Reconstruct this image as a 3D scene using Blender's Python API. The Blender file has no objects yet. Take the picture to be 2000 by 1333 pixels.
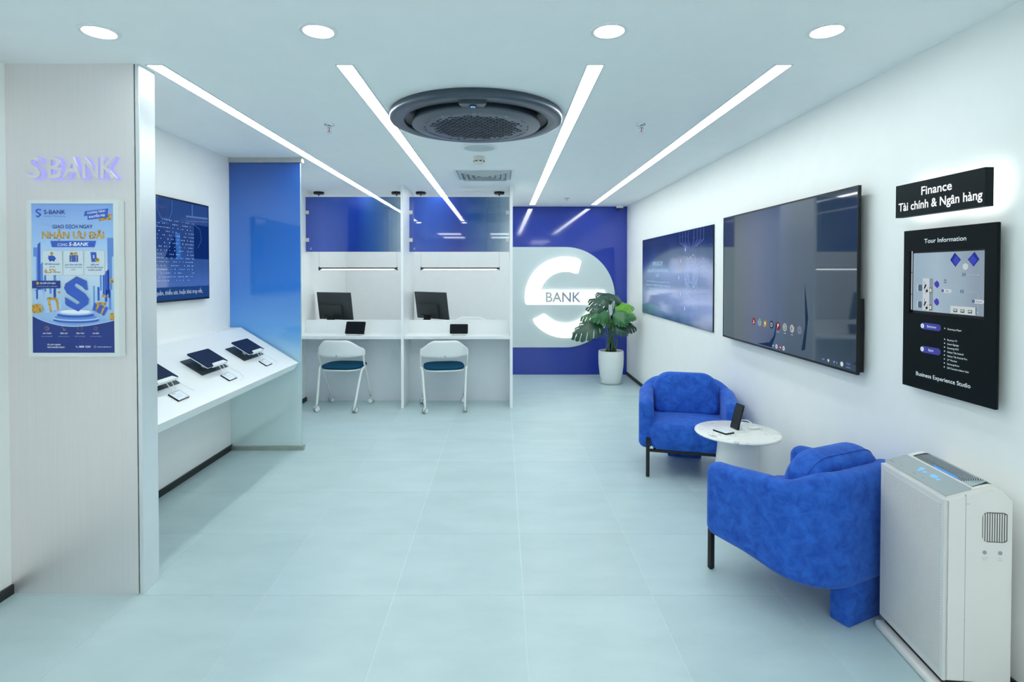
import bpy, bmesh, math, random
from mathutils import Matrix, Vector
random.seed(7)
PI = math.pi
SC = bpy.context.scene
COL = SC.collection

# ------------------------------------------------------------------ camera
CAM_H = 1.5
cam_d = bpy.data.cameras.new('camera')
cam_d.sensor_fit = 'HORIZONTAL'; cam_d.sensor_width = 36.0
cam_d.lens = 1080 / 2000 * 36
cam_d.shift_x = 0.010; cam_d.shift_y = -117.5 / 2000
cam_d.clip_start = 0.05; cam_d.clip_end = 60
cam = bpy.data.objects.new('camera', cam_d); COL.objects.link(cam)
cam.location = (0, 0, CAM_H); cam.rotation_euler = (math.radians(90 - 0.9), 0, 0)
SC.camera = cam

# ------------------------------------------------------------------ world, exposure, light levels
w = bpy.data.worlds.new('world'); SC.world = w; w.use_nodes = True
w.node_tree.nodes['Background'].inputs[0].default_value = (0.75, 0.9, 1.0, 1)
w.node_tree.nodes['Background'].inputs[1].default_value = 0.3
SC.view_settings.view_transform = 'Standard'; SC.view_settings.look = 'None'
SC.view_settings.gamma = 1.0; SC.view_settings.use_curve_mapping = False
SC.view_settings.exposure = 0.0
SC.cycles.max_bounces = 14; SC.cycles.diffuse_bounces = 7; SC.cycles.glossy_bounces = 5
SC.cycles.transmission_bounces = 8; SC.cycles.transparent_max_bounces = 12
SC.cycles.sample_clamp_indirect = 6.0
STRIP = 18.5          # radiance of the ceiling light strips
DOWN = 60.0          # radiance of the round downlights
LCOL = (0.92, 0.985, 0.955)
FILL = 11.0          # radiance of the fill panels added behind the camera

CEIL = 2.458; XL = -2.285; XR = 1.83; YB = 8.10; YF = -3.2

# ------------------------------------------------------------------ materials
MATS = {}
def mat(name, color, rough=0.5, metal=0.0, var=0.03, scale=8.0, spec=0.5, emit=None, estr=0.0, bump=0.0,
        bscale=60.0, coat=0.0, sheen=0.0, trans=0.0, ior=1.5, coatr=0.03):
    if name in MATS: return MATS[name]
    m = bpy.data.materials.new(name); m.use_nodes = True; nt = m.node_tree
    b = nt.nodes['Principled BSDF']
    b.inputs['Roughness'].default_value = rough; b.inputs['Metallic'].default_value = metal
    b.inputs['Specular IOR Level'].default_value = spec; b.inputs['IOR'].default_value = ior
    b.inputs['Coat Weight'].default_value = coat; b.inputs['Coat Roughness'].default_value = coatr
    b.inputs['Sheen Weight'].default_value = sheen; b.inputs['Transmission Weight'].default_value = trans
    tc = nt.nodes.new('ShaderNodeTexCoord')
    n = nt.nodes.new('ShaderNodeTexNoise'); n.inputs['Scale'].default_value = scale; n.inputs['Detail'].default_value = 4
    nt.links.new(tc.outputs['Object'], n.inputs['Vector'])
    cr = nt.nodes.new('ShaderNodeValToRGB')
    c0 = [max(0, c * (1 - var)) for c in color]; c1 = [min(1, c * (1 + var)) for c in color]
    cr.color_ramp.elements[0].color = (*c0, 1); cr.color_ramp.elements[1].color = (*c1, 1)
    cr.color_ramp.elements[0].position = 0.3; cr.color_ramp.elements[1].position = 0.7
    nt.links.new(n.outputs['Fac'], cr.inputs['Fac']); nt.links.new(cr.outputs['Color'], b.inputs['Base Color'])
    if emit: b.inputs['Emission Color'].default_value = (*emit, 1); b.inputs['Emission Strength'].default_value = estr
    if bump:
        n2 = nt.nodes.new('ShaderNodeTexNoise'); n2.inputs['Scale'].default_value = bscale
        nt.links.new(tc.outputs['Object'], n2.inputs['Vector'])
        bp = nt.nodes.new('ShaderNodeBump'); bp.inputs['Strength'].default_value = bump; bp.inputs['Distance'].default_value = 0.002
        nt.links.new(n2.outputs['Fac'], bp.inputs['Height']); nt.links.new(bp.outputs['Normal'], b.inputs['Normal'])
    MATS[name] = m; return m

def light_mat(name, color, strength):
    if name in MATS: return MATS[name]
    m = bpy.data.materials.new(name); m.use_nodes = True; nt = m.node_tree
    nt.nodes.remove(nt.nodes['Principled BSDF'])
    e = nt.nodes.new('ShaderNodeEmission'); e.inputs[0].default_value = (*color, 1); e.inputs[1].default_value = strength
    nt.links.new(e.outputs[0], nt.nodes['Material Output'].inputs[0]); MATS[name] = m; return m

def ramp_nodes(nt, stops, axis, lo, hi, warp=0.0, wscale=3.0, diag=0.0, diag_axis=0):
    """colour ramp along an object axis (metres), with an optional soft warp"""
    tc = nt.nodes.new('ShaderNodeTexCoord'); sp = nt.nodes.new('ShaderNodeSeparateXYZ')
    nt.links.new(tc.outputs['Object'], sp.inputs[0])
    out = sp.outputs[axis]
    if warp:
        n = nt.nodes.new('ShaderNodeTexNoise'); n.inputs['Scale'].default_value = wscale
        nt.links.new(tc.outputs['Object'], n.inputs['Vector'])
        ma = nt.nodes.new('ShaderNodeMath'); ma.operation = 'MULTIPLY_ADD'
        nt.links.new(n.outputs['Fac'], ma.inputs[0]); ma.inputs[1].default_value = warp; nt.links.new(out, ma.inputs[2]); out = ma.outputs[0]
    if diag:
        ma = nt.nodes.new('ShaderNodeMath'); ma.operation = 'MULTIPLY_ADD'
        nt.links.new(sp.outputs[diag_axis], ma.inputs[0]); ma.inputs[1].default_value = diag; nt.links.new(out, ma.inputs[2]); out = ma.outputs[0]
    mr = nt.nodes.new('ShaderNodeMapRange'); mr.inputs['From Min'].default_value = lo; mr.inputs['From Max'].default_value = hi
    nt.links.new(out, mr.inputs['Value'])
    cr = nt.nodes.new('ShaderNodeValToRGB'); el = cr.color_ramp.elements
    el[0].position = stops[0][0]; el[0].color = (*stops[0][1], 1)
    el[1].position = stops[-1][0]; el[1].color = (*stops[-1][1], 1)
    for p, c in stops[1:-1]:
        e = el.new(p); e.color = (*c, 1)
    nt.links.new(mr.outputs[0], cr.inputs['Fac'])
    return cr, tc

def gradient_mat(name, stops, axis, lo, hi, rough=0.1, emit=0.0, base=1.0, warp=0.0, wscale=3.0, diag=0.0, diag_axis=0, coat=0.0, spec=0.5):
    m = bpy.data.materials.new(name); m.use_nodes = True; nt = m.node_tree; b = nt.nodes['Principled BSDF']
    cr, tc = ramp_nodes(nt, stops, axis, lo, hi, warp, wscale, diag, diag_axis)
    if base == 1.0: nt.links.new(cr.outputs[0], b.inputs['Base Color'])
    else: b.inputs['Base Color'].default_value = (base, base, base, 1)
    b.inputs['Roughness'].default_value = rough; b.inputs['Coat Weight'].default_value = coat
    b.inputs['Specular IOR Level'].default_value = spec
    if emit:
        nt.links.new(cr.outputs[0], b.inputs['Emission Color']); b.inputs['Emission Strength'].default_value = emit
    MATS[name] = m; return m

WHITE = mat('white_wall_paint', (0.90, 0.905, 0.89), 0.55, var=0.01)
CEILP = mat('ceiling_paint', (0.90, 0.93, 0.93), 0.7, var=0.01)
LAM = mat('white_laminate', (0.86, 0.88, 0.88), 0.28, var=0.01)
DESK = mat('white_desk_laminate', (0.80, 0.83, 0.84), 0.3, var=0.015)
BLACK = mat('black_plastic', (0.005, 0.006, 0.008), 0.35, var=0.1, spec=0.3)
BLACKM = mat('matt_black_metal', (0.012, 0.012, 0.014), 0.5, metal=0.2, var=0.1)
DARKG = mat('dark_gray_plastic', (0.022, 0.030, 0.034), 0.4, var=0.08)
STEEL = mat('brushed_steel', (0.52, 0.52, 0.50), 0.35, metal=0.9, var=0.06, scale=20)
CLIP = mat('clip_steel', (0.70, 0.69, 0.66), 0.35, metal=0.5, var=0.04)
WPLA = mat('white_plastic', (0.80, 0.83, 0.82), 0.35, var=0.015)
WCOAT = mat('white_powder_coat', (0.78, 0.81, 0.79), 0.4, var=0.015)
GREY = mat('gray_plastic', (0.33, 0.36, 0.38), 0.4, var=0.04)
BASEB = mat('black_skirting', (0.015, 0.018, 0.02), 0.5, var=0.1)
GROUT = mat('pale_grout', (0.88, 0.92, 0.92), 0.7, var=0.02)
NAVY = mat('navy_case', (0.001, 0.012, 0.052), 0.65, spec=0.2, var=0.06, bump=0.15, bscale=300)
PAPER = mat('label_paper', (0.80, 0.86, 0.92), 0.4, var=0.01)
INK = mat('dark_ink', (0.05, 0.06, 0.08), 0.6, var=0.05)
CHROME = mat('chrome', (0.75, 0.76, 0.78), 0.15, metal=1.0, var=0.02)
BLUEW = mat('glossy_blue_panel', (0.015, 0.043, 0.37), 0.07, var=0.05, scale=1.5, coat=0.3)
WHT = mat('white_print', (0.9, 0.92, 0.93), 0.5, var=0.01)

def velvet():
    m = bpy.data.materials.new('blue_velvet'); m.use_nodes = True; nt = m.node_tree; b = nt.nodes['Principled BSDF']
    tc = nt.nodes.new('ShaderNodeTexCoord')
    n = nt.nodes.new('ShaderNodeTexNoise'); n.inputs['Scale'].default_value = 20; n.inputs['Detail'].default_value = 8; n.inputs['Roughness'].default_value = 0.62
    n.inputs['Distortion'].default_value = 0.6
    nt.links.new(tc.outputs['Object'], n.inputs['Vector'])
    cr = nt.nodes.new('ShaderNodeValToRGB'); e = cr.color_ramp.elements
    e[0].position = 0.30; e[0].color = (0.012, 0.066, 0.39, 1); e[1].position = 0.72; e[1].color = (0.034, 0.155, 0.65, 1)
    nt.links.new(n.outputs['Fac'], cr.inputs['Fac']); nt.links.new(cr.outputs[0], b.inputs['Base Color'])
    b.inputs['Roughness'].default_value = 0.8; b.inputs['Sheen Weight'].default_value = 0.35
    b.inputs['Sheen Tint'].default_value = (0.35, 0.5, 1, 1); b.inputs['Sheen Roughness'].default_value = 0.4
    b.inputs['Specular IOR Level'].default_value = 0.2
    n2 = nt.nodes.new('ShaderNodeTexNoise'); n2.inputs['Scale'].default_value = 220; nt.links.new(tc.outputs['Object'], n2.inputs['Vector'])
    mx = nt.nodes.new('ShaderNodeMath'); mx.operation = 'MULTIPLY_ADD'; mx.inputs[1].default_value = 0.9
    nt.links.new(n.outputs['Fac'], mx.inputs[0]); nt.links.new(n2.outputs['Fac'], mx.inputs[2])
    bp = nt.nodes.new('ShaderNodeBump'); bp.inputs['Strength'].default_value = 0.35; bp.inputs['Distance'].default_value = 0.004
    nt.links.new(mx.outputs[0], bp.inputs['Height']); nt.links.new(bp.outputs[0], b.inputs['Normal'])
    return m
VELVET = velvet()

def tile_mat():
    m = bpy.data.materials.new('blue_gray_floor_tile'); m.use_nodes = True; nt = m.node_tree; b = nt.nodes['Principled BSDF']
    ge = nt.nodes.new('ShaderNodeNewGeometry'); oi = nt.nodes.new('ShaderNodeObjectInfo')
    n = nt.nodes.new('ShaderNodeTexNoise'); n.inputs['Scale'].default_value = 2.2; n.inputs['Detail'].default_value = 8; n.inputs['Roughness'].default_value = 0.6
    mp = nt.nodes.new('ShaderNodeMapping'); mp.inputs['Scale'].default_value = (1, 2.2, 1)
    nt.links.new(ge.outputs['Position'], mp.inputs['Vector']); nt.links.new(mp.outputs[0], n.inputs['Vector'])
    cr = nt.nodes.new('ShaderNodeValToRGB'); e = cr.color_ramp.elements
    e[0].position = 0.3; e[0].color = (0.455, 0.575, 0.60, 1); e[1].position = 0.7; e[1].color = (0.52, 0.645, 0.67, 1)
    nt.links.new(n.outputs['Fac'], cr.inputs['Fac'])
    hs = nt.nodes.new('ShaderNodeHueSaturation')
    mr = nt.nodes.new('ShaderNodeMapRange'); mr.inputs['To Min'].default_value = 0.97; mr.inputs['To Max'].default_value = 1.03
    nt.links.new(oi.outputs['Random'], mr.inputs['Value']); nt.links.new(mr.outputs[0], hs.inputs['Value'])
    nt.links.new(cr.outputs[0], hs.inputs['Color']); nt.links.new(hs.outputs[0], b.inputs['Base Color'])
    b.inputs['Roughness'].default_value = 0.33
    n2 = nt.nodes.new('ShaderNodeTexNoise'); n2.inputs['Scale'].default_value = 90; nt.links.new(ge.outputs['Position'], n2.inputs['Vector'])
    bp = nt.nodes.new('ShaderNodeBump'); bp.inputs['Strength'].default_value = 0.12; bp.inputs['Distance'].default_value = 0.001
    nt.links.new(n2.outputs['Fac'], bp.inputs['Height']); nt.links.new(bp.outputs[0], b.inputs['Normal'])
    return m
TILE = tile_mat()

def metal_panel_mat():
    m = bpy.data.materials.new('brushed_aluminium_panel'); m.use_nodes = True; nt = m.node_tree; b = nt.nodes['Principled BSDF']
    tc = nt.nodes.new('ShaderNodeTexCoord'); mp = nt.nodes.new('ShaderNodeMapping'); mp.inputs['Scale'].default_value = (160, 160, 2)
    n = nt.nodes.new('ShaderNodeTexNoise'); n.inputs['Scale'].default_value = 1.0; n.inputs['Detail'].default_value = 3
    nt.links.new(tc.outputs['Object'], mp.inputs[0]); nt.links.new(mp.outputs[0], n.inputs['Vector'])
    cr = nt.nodes.new('ShaderNodeValToRGB'); e = cr.color_ramp.elements
    e[0].color = (0.84, 0.79, 0.79, 1); e[1].color = (0.90, 0.85, 0.85, 1)
    nt.links.new(n.outputs['Fac'], cr.inputs['Fac']); nt.links.new(cr.outputs[0], b.inputs['Base Color'])
    b.inputs['Metallic'].default_value = 0.75; b.inputs['Roughness'].default_value = 0.42
    return m
ALU = metal_panel_mat()

def marble():
    m = bpy.data.materials.new('white_marble'); m.use_nodes = True; nt = m.node_tree; b = nt.nodes['Principled BSDF']
    tc = nt.nodes.new('ShaderNodeTexCoord')
    n = nt.nodes.new('ShaderNodeTexNoise'); n.inputs['Scale'].default_value = 7; n.inputs['Detail'].default_value = 9; n.inputs['Distortion'].default_value = 1.1
    nt.links.new(tc.outputs['Object'], n.inputs['Vector'])
    cr = nt.nodes.new('ShaderNodeValToRGB'); e = cr.color_ramp.elements
    e[0].position = 0.485; e[0].color = (0.86, 0.86, 0.82, 1); e[1].position = 0.515; e[1].color = (0.86, 0.86, 0.82, 1)
    x = e.new(0.50); x.color = (0.42, 0.43, 0.42, 1)
    n2 = nt.nodes.new('ShaderNodeTexNoise'); n2.inputs['Scale'].default_value = 4; nt.links.new(tc.outputs['Object'], n2.inputs['Vector'])
    c2 = nt.nodes.new('ShaderNodeValToRGB'); c2.color_ramp.elements[0].position = 0.45; c2.color_ramp.elements[1].position = 0.62
    nt.links.new(n2.outputs['Fac'], c2.inputs['Fac'])
    mx = nt.nodes.new('ShaderNodeMix'); mx.data_type = 'RGBA'; mx.inputs[6].default_value = (0.86, 0.86, 0.82, 1)
    nt.links.new(c2.outputs[0], mx.inputs[0]); nt.links.new(n.outputs['Fac'], cr.inputs['Fac']); nt.links.new(cr.outputs[0], mx.inputs[7])
    nt.links.new(mx.outputs[2], b.inputs['Base Color']); b.inputs['Roughness'].default_value = 0.2
    return m
MARBLE = marble()

def film_glass(name, kind):
    """printed blue film fading out on clear or frosted glass"""
    m = bpy.data.materials.new(name); m.use_nodes = True; nt = m.node_tree; L = nt.links
    b = nt.nodes['Principled BSDF']; out = nt.nodes['Material Output']
    if kind == 'tall':   # z gradient, metres above floor
        cr, tc = ramp_nodes(nt, [(0.0, (0.55, 0.80, 0.85)), (0.18, (0.28, 0.60, 0.85)), (0.30, (0.12, 0.38, 0.80)), (0.48, (0.045, 0.21, 0.68)), (0.8, (0.022, 0.13, 0.50)), (1.0, (0.010, 0.07, 0.34))], 2, 0.35, 2.45)
        fa, _ = ramp_nodes(nt, [(0.0, (0, 0, 0)), (0.35, (0.12, 0.12, 0.12)), (0.75, (0.8, 0.8, 0.8)), (1.0, (1, 1, 1))], 2, 0.40, 1.05)
        g = nt.nodes.new('ShaderNodeBsdfGlass'); g.inputs['Color'].default_value = (0.93, 1.0, 1.0, 1); g.inputs['Roughness'].default_value = 0.22; g.inputs['IOR'].default_value = 1.3
        d = nt.nodes.new('ShaderNodeBsdfDiffuse'); d.inputs[0].default_value = (0.80, 0.93, 0.94, 1)
        m1 = nt.nodes.new('ShaderNodeMixShader'); m1.inputs[0].default_value = 0.62; L.new(g.outputs[0], m1.inputs[1]); L.new(d.outputs[0], m1.inputs[2]); back = m1.outputs[0]
    else:                # x gradient on the service screens
        cr, tc = ramp_nodes(nt, [(0.0, (0.018, 0.060, 0.36)), (0.3, (0.03, 0.09, 0.45)), (0.62, (0.012, 0.04, 0.30)), (1.0, (0.04, 0.15, 0.36))], 0, 0.0, 1.15, warp=0.25, wscale=1.6)
        fa, _ = ramp_nodes(nt, [(0.0, (1, 1, 1)), (0.62, (0.95, 0.95, 0.95)), (0.85, (0.6, 0.6, 0.6)), (1.0, (0.25, 0.25, 0.25))], 0, 0.0, 1.15)
        t = nt.nodes.new('ShaderNodeBsdfTransparent'); t.inputs[0].default_value = (0.86, 0.93, 0.95, 1)
        gl = nt.nodes.new('ShaderNodeBsdfGlossy'); gl.inputs['Roughness'].default_value = 0.02
        fr = nt.nodes.new('ShaderNodeFresnel'); fr.inputs[0].default_value = 1.5
        m1 = nt.nodes.new('ShaderNodeMixShader'); L.new(fr.outputs[0], m1.inputs[0]); L.new(t.outputs[0], m1.inputs[1]); L.new(gl.outputs[0], m1.inputs[2]); back = m1.outputs[0]
    L.new(cr.outputs[0], b.inputs['Base Color']); b.inputs['Roughness'].default_value = 0.03 if kind != 'tall' else 0.10
    b.inputs['Coat Weight'].default_value = 0.6
    b.inputs['Coat Roughness'].default_value = 0.02
    mx = nt.nodes.new('ShaderNodeMixShader'); L.new(fa.outputs[0], mx.inputs[0]); L.new(back, mx.inputs[1]); L.new(b.outputs[0], mx.inputs[2])
    L.new(mx.outputs[0], out.inputs[0])
    return m

# ------------------------------------------------------------------ mesh helpers
def link(name, bm, m=None, parent=None, smooth=False, mats=None):
    me = bpy.data.meshes.new(name); bm.normal_update(); bm.to_mesh(me); bm.free()
    for x in (mats or [m]): me.materials.append(x)
    if smooth: me.shade_smooth()
    o = bpy.data.objects.new(name, me); COL.objects.link(o)
    if parent: o.parent = parent
    return o
def auto(o, deg=35):
    o.data.shade_smooth(); o.data.set_sharp_from_angle(angle=math.radians(deg)); return o
def tag(o, label, cat, group=None, kind=None):
    if label: o['label'] = label
    if cat: o['category'] = cat
    if group: o['group'] = group
    if kind: o['kind'] = kind
    return o
def thing(name, label, cat, M=None, loc=(0, 0, 0), rz=0.0, group=None):
    o = bpy.data.objects.new(name, None); COL.objects.link(o); o.empty_display_size = 0.1
    if M is not None: o.matrix_world = M
    else: o.location = loc; o.rotation_euler = (0, 0, rz)
    return tag(o, label, cat, group)
def struct(name, bm, m, parent=None):
    o = link(name, bm, m, parent)
    if not parent: o['kind'] = 'structure'
    return o
def box(bm, x0, x1, y0, y1, z0, z1, bev=0.0, seg=2, mi=0):
    vs = [bm.verts.new(p) for p in ((x0, y0, z0), (x1, y0, z0), (x1, y1, z0), (x0, y1, z0), (x0, y0, z1), (x1, y0, z1), (x1, y1, z1), (x0, y1, z1))]
    fs = [bm.faces.new([vs[i] for i in f]) for f in ((3, 2, 1, 0), (4, 5, 6, 7), (0, 1, 5, 4), (1, 2, 6, 5), (2, 3, 7, 6), (3, 0, 4, 7))]
    for f in fs: f.material_index = mi
    if bev:
        es = list({e for f in fs for e in f.edges})
        bmesh.ops.bevel(bm, geom=es, offset=bev, segments=seg, affect='EDGES', profile=0.5)
    return vs
def NB(): return bmesh.new()
def boxo(name, dims, m, parent=None, bev=0.0, seg=2):
    bm = NB(); box(bm, *dims, bev=bev, seg=seg); return link(name, bm, m, parent)
def lathe(bm, prof, n=32, cx=0, cy=0, mi=0, cap=True):
    rings = []
    for r, z in prof:
        if r < 1e-6: rings.append([bm.verts.new((cx, cy, z))])
        else: rings.append([bm.verts.new((cx + r * math.cos(2 * PI * i / n), cy + r * math.sin(2 * PI * i / n), z)) for i in range(n)])
    for a, b in zip(rings, rings[1:]):
        for i in range(n):
            j = (i + 1) % n
            if len(a) == 1 and len(b) == 1: continue
            if len(a) == 1: f = bm.faces.new((a[0], b[j], b[i]))
            elif len(b) == 1: f = bm.faces.new((a[i], a[j], b[0]))
            else: f = bm.faces.new((a[i], a[j], b[j], b[i]))
            f.material_index = mi
def tube(bm, pts, r, n=8, r2=None, mi=0, sm=0):
    pts = [Vector(p) for p in pts]
    for _ in range(sm):
        q = [pts[0]]
        for a, b in zip(pts, pts[1:]): q += [a * 0.75 + b * 0.25, a * 0.25 + b * 0.75]
        pts = q + [pts[-1]]
    rings = []; up = Vector((0.13, 0.21, 0.97)); N = len(pts)
    for i, p in enumerate(pts):
        d = (pts[min(i + 1, N - 1)] - pts[max(i - 1, 0)]).normalized()
        if abs(d.dot(up)) > 0.98: up = Vector((1, 0.1, 0))
        a = d.cross(up).normalized(); b = d.cross(a).normalized(); up = -b if (-b).dot(up) > 0 else b
        a = d.cross(up).normalized(); b = d.cross(a)
        rr = r if r2 is None else r + (r2 - r) * i / (N - 1)
        rings.append([bm.verts.new(p + rr * (a * math.cos(2 * PI * k / n) + b * math.sin(2 * PI * k / n))) for k in range(n)])
    for A, B in zip(rings, rings[1:]):
        for k in range(n): bm.faces.new((A[k], A[(k + 1) % n], B[(k + 1) % n], B[k])).material_index = mi
    bm.faces.new(rings[0][::-1]); bm.faces.new(rings[-1])
def loft(bm, rings, caps=True):
    vr = [[bm.verts.new(p) for p in r] for r in rings]; n = len(vr[0])
    for A, B in zip(vr, vr[1:]):
        for k in range(n): bm.faces.new((A[k], A[(k + 1) % n], B[(k + 1) % n], B[k]))
    if caps: bm.faces.new(vr[0][::-1]); bm.faces.new(vr[-1])
def rr(w, h, r, seg=6):
    """rounded rectangle outline, centred; r may be one radius or four (tr, tl, bl, br)"""
    r = [r] * 4 if not isinstance(r, (list, tuple)) else list(r); out = []
    for k, (sx, sy) in enumerate(((1, 1), (-1, 1), (-1, -1), (1, -1))):
        q = min(r[k], w / 2 - 1e-4, h / 2 - 1e-4); cx = sx * (w / 2 - q); cy = sy * (h / 2 - q)
        for i in range(seg + 1):
            a = k * PI / 2 + i * PI / 2 / seg; out.append((cx + q * math.cos(a), cy + q * math.sin(a)))
    return out
def pillow(bm, w, h, t, r, edge, M, n=7, seg=8, crown=0.0):
    """rounded cushion: outline in local x,z ; thickness along local y"""
    rings = []
    for i in range(n + 1):
        ph = -PI / 2 + PI * i / n; ins = edge * (1 - math.cos(ph)); y = t / 2 * math.sin(ph)
        rad = [max(q - ins * 0.6, 0.01) for q in (r if isinstance(r, (list, tuple)) else [r] * 4)]
        rings.append([M @ Vector((x, y, z)) for x, z in rr(w - 2 * ins, h - 2 * ins, rad, seg)])
    vr = [[bm.verts.new(p) for p in q] for q in rings]; m = len(vr[0])
    for A, B in zip(vr, vr[1:]):
        for k in range(m): bm.faces.new((A[k], B[k], B[(k + 1) % m], A[(k + 1) % m]))
    for q, sgn in ((vr[0], -1), (vr[-1], 1)):      # domed caps
        c = sum((v.co for v in q), Vector()) / m; nrm = (M.to_3x3() @ Vector((0, sgn, 0))).normalized()
        prev = q
        for s, hgt in ((0.72, 0.55), (0.4, 0.9)):
            cur = [bm.verts.new(c + (v.co - c) * s + nrm * crown * hgt) for v in q]
            for k in range(m):
                f = (prev[k], prev[(k + 1) % m], cur[(k + 1) % m], cur[k]); bm.faces.new(f if sgn < 0 else f[::-1])
            prev = cur
        cv = bm.verts.new(c + nrm * crown)
        for k in range(m):
            f = (prev[k], prev[(k + 1) % m], cv); bm.faces.new(f if sgn < 0 else f[::-1])
def prism(bm, pts, z0, z1, mi=0):
    a = [bm.verts.new((x, y, z0)) for x, y in pts]; b = [bm.verts.new((x, y, z1)) for x, y in pts]; n = len(pts)
    bm.faces.new(a[::-1]).material_index = mi; bm.faces.new(b).material_index = mi
    for k in range(n): bm.faces.new((a[k], a[(k + 1) % n], b[(k + 1) % n], b[k])).material_index = mi
def prism_y(bm, pts, y0, y1):
    a = [bm.verts.new((x, y0, z)) for x, z in pts]; b = [bm.verts.new((x, y1, z)) for x, z in pts]; n = len(pts)
    fs = [bm.faces.new(a), bm.faces.new(b[::-1])]
    for k in range(n): fs.append(bm.faces.new((a[(k + 1) % n], a[k], b[k], b[(k + 1) % n])))
    bmesh.ops.recalc_face_normals(bm, faces=fs); return fs
def frame_M(o, u, v):
    u = Vector(u).normalized(); v = Vector(v).normalized(); n = u.cross(v)
    return Matrix(((u.x, v.x, n.x, o[0]), (u.y, v.y, n.y, o[1]), (u.z, v.z, n.z, o[2]), (0, 0, 0, 1)))

# ------------------------------------------------------------------ flat print (text and shapes in a plane)
_H = {}
SWAP = {'Đ': 'D', 'Ơ': 'O', 'Ớ': 'Ó', 'Ợ': 'O', 'ơ': 'o', 'Ờ': 'O'}
_W = {}
def x_span(s):
    if s not in _W:
        me = raw_text(s); xs = [v.co.x for v in me.vertices] or [0]; _W[s] = (min(xs), max(xs)); bpy.data.meshes.remove(me)
    return _W[s]
def text_mesh(s, bold=0.0):
    t_ = ''.join(SWAP.get(c, c) for c in s); me = raw_text(t_, bold)
    if t_ == s: return me
    b = NB(); b.from_mesh(me); ch = cap_h()                       # D-bar and o-horn added as their own little strokes
    for i, c in enumerate(s):
        if c not in SWAP: continue
        a = x_span('H' + t_[:i + 1])[1] - x_span('H')[1] + x_span('H')[1] - (x_span('HH')[1] - x_span('H')[1]); wd = x_span(SWAP[c]); wd = wd[1] - wd[0]
        if c == 'Đ': q = [(a - wd - 0.06, ch * 0.44), (a - wd * 0.42, ch * 0.44), (a - wd * 0.42, ch * 0.56), (a - wd - 0.06, ch * 0.56)]
        else:
            h = ch if c.isupper() else ch * 0.72; q = [(a - 0.10, h * 0.86), (a + 0.01, h * 0.92), (a + 0.03, h * 1.12), (a - 0.05, h * 1.12)]
        f = b.faces.new([b.verts.new((x, y, 0.0003)) for x, y in q]); f.normal_update()
        if f.normal.z < 0: f.normal_flip()
    b.to_mesh(me); b.free(); return me
def raw_text(s, bold=0.0):
    cu = bpy.data.curves.new('lettering', 'FONT'); cu.body = s; cu.size = 1.0; cu.resolution_u = 3; cu.offset = bold
    o = bpy.data.objects.new('lettering', cu); me = bpy.data.meshes.new_from_object(o)
    bpy.data.objects.remove(o); bpy.data.curves.remove(cu); return me
def cap_h():
    if 'H' not in _H:
        me = text_mesh('H'); _H['H'] = max(v.co.y for v in me.vertices) - min(v.co.y for v in me.vertices); bpy.data.meshes.remove(me)
    return _H['H']
def put_text(bm, s, x, y, h, w=None, align='L', bold=0.0, z=0.0, shear=0.0, rot=0.0, depth=0.0):
    soft = 0.0 if depth else bold; me = text_mesh(s, bold if depth else 0.0); k = h / cap_h()
    xs = [v.co.x for v in me.vertices]
    if not xs: return
    x0, x1 = min(xs), max(xs); kx = (w / (x1 - x0)) if w else k
    W = (x1 - x0) * kx; ox = {'L': 0, 'C': -W / 2, 'R': -W}[align]
    c, sn = math.cos(rot), math.sin(rot); b2 = NB(); b2.from_mesh(me); bpy.data.meshes.remove(me)
    if depth:
        r = bmesh.ops.extrude_face_region(b2, geom=b2.faces[:])
        for v in [g for g in r['geom'] if isinstance(g, bmesh.types.BMVert)]: v.co.z += depth
    b_ = soft * k; dz = 0.00002
    for n_, (ex, ey) in enumerate(((0, 0),) if not soft else ((0, 0), (-b_, -b_), (b_, -b_), (-b_, b_), (b_, b_))):
        idx = {}
        for v in b2.verts:
            px = (v.co.x - x0) * kx + ox + v.co.y * k * shear + ex; py = v.co.y * k + ey
            idx[v] = bm.verts.new((x + px * c - py * sn, y + px * sn + py * c, z + v.co.z + n_ * dz))
        for f in b2.faces:
            try: bm.faces.new([idx[v] for v in f.verts])
            except ValueError: pass
    b2.free()
STUFF = ('screen_dots', 'circuit', 'screen_brain', 'printed_lines', 'screen_image', 'plan_device', 'plan_route', 'plan_window')
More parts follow.
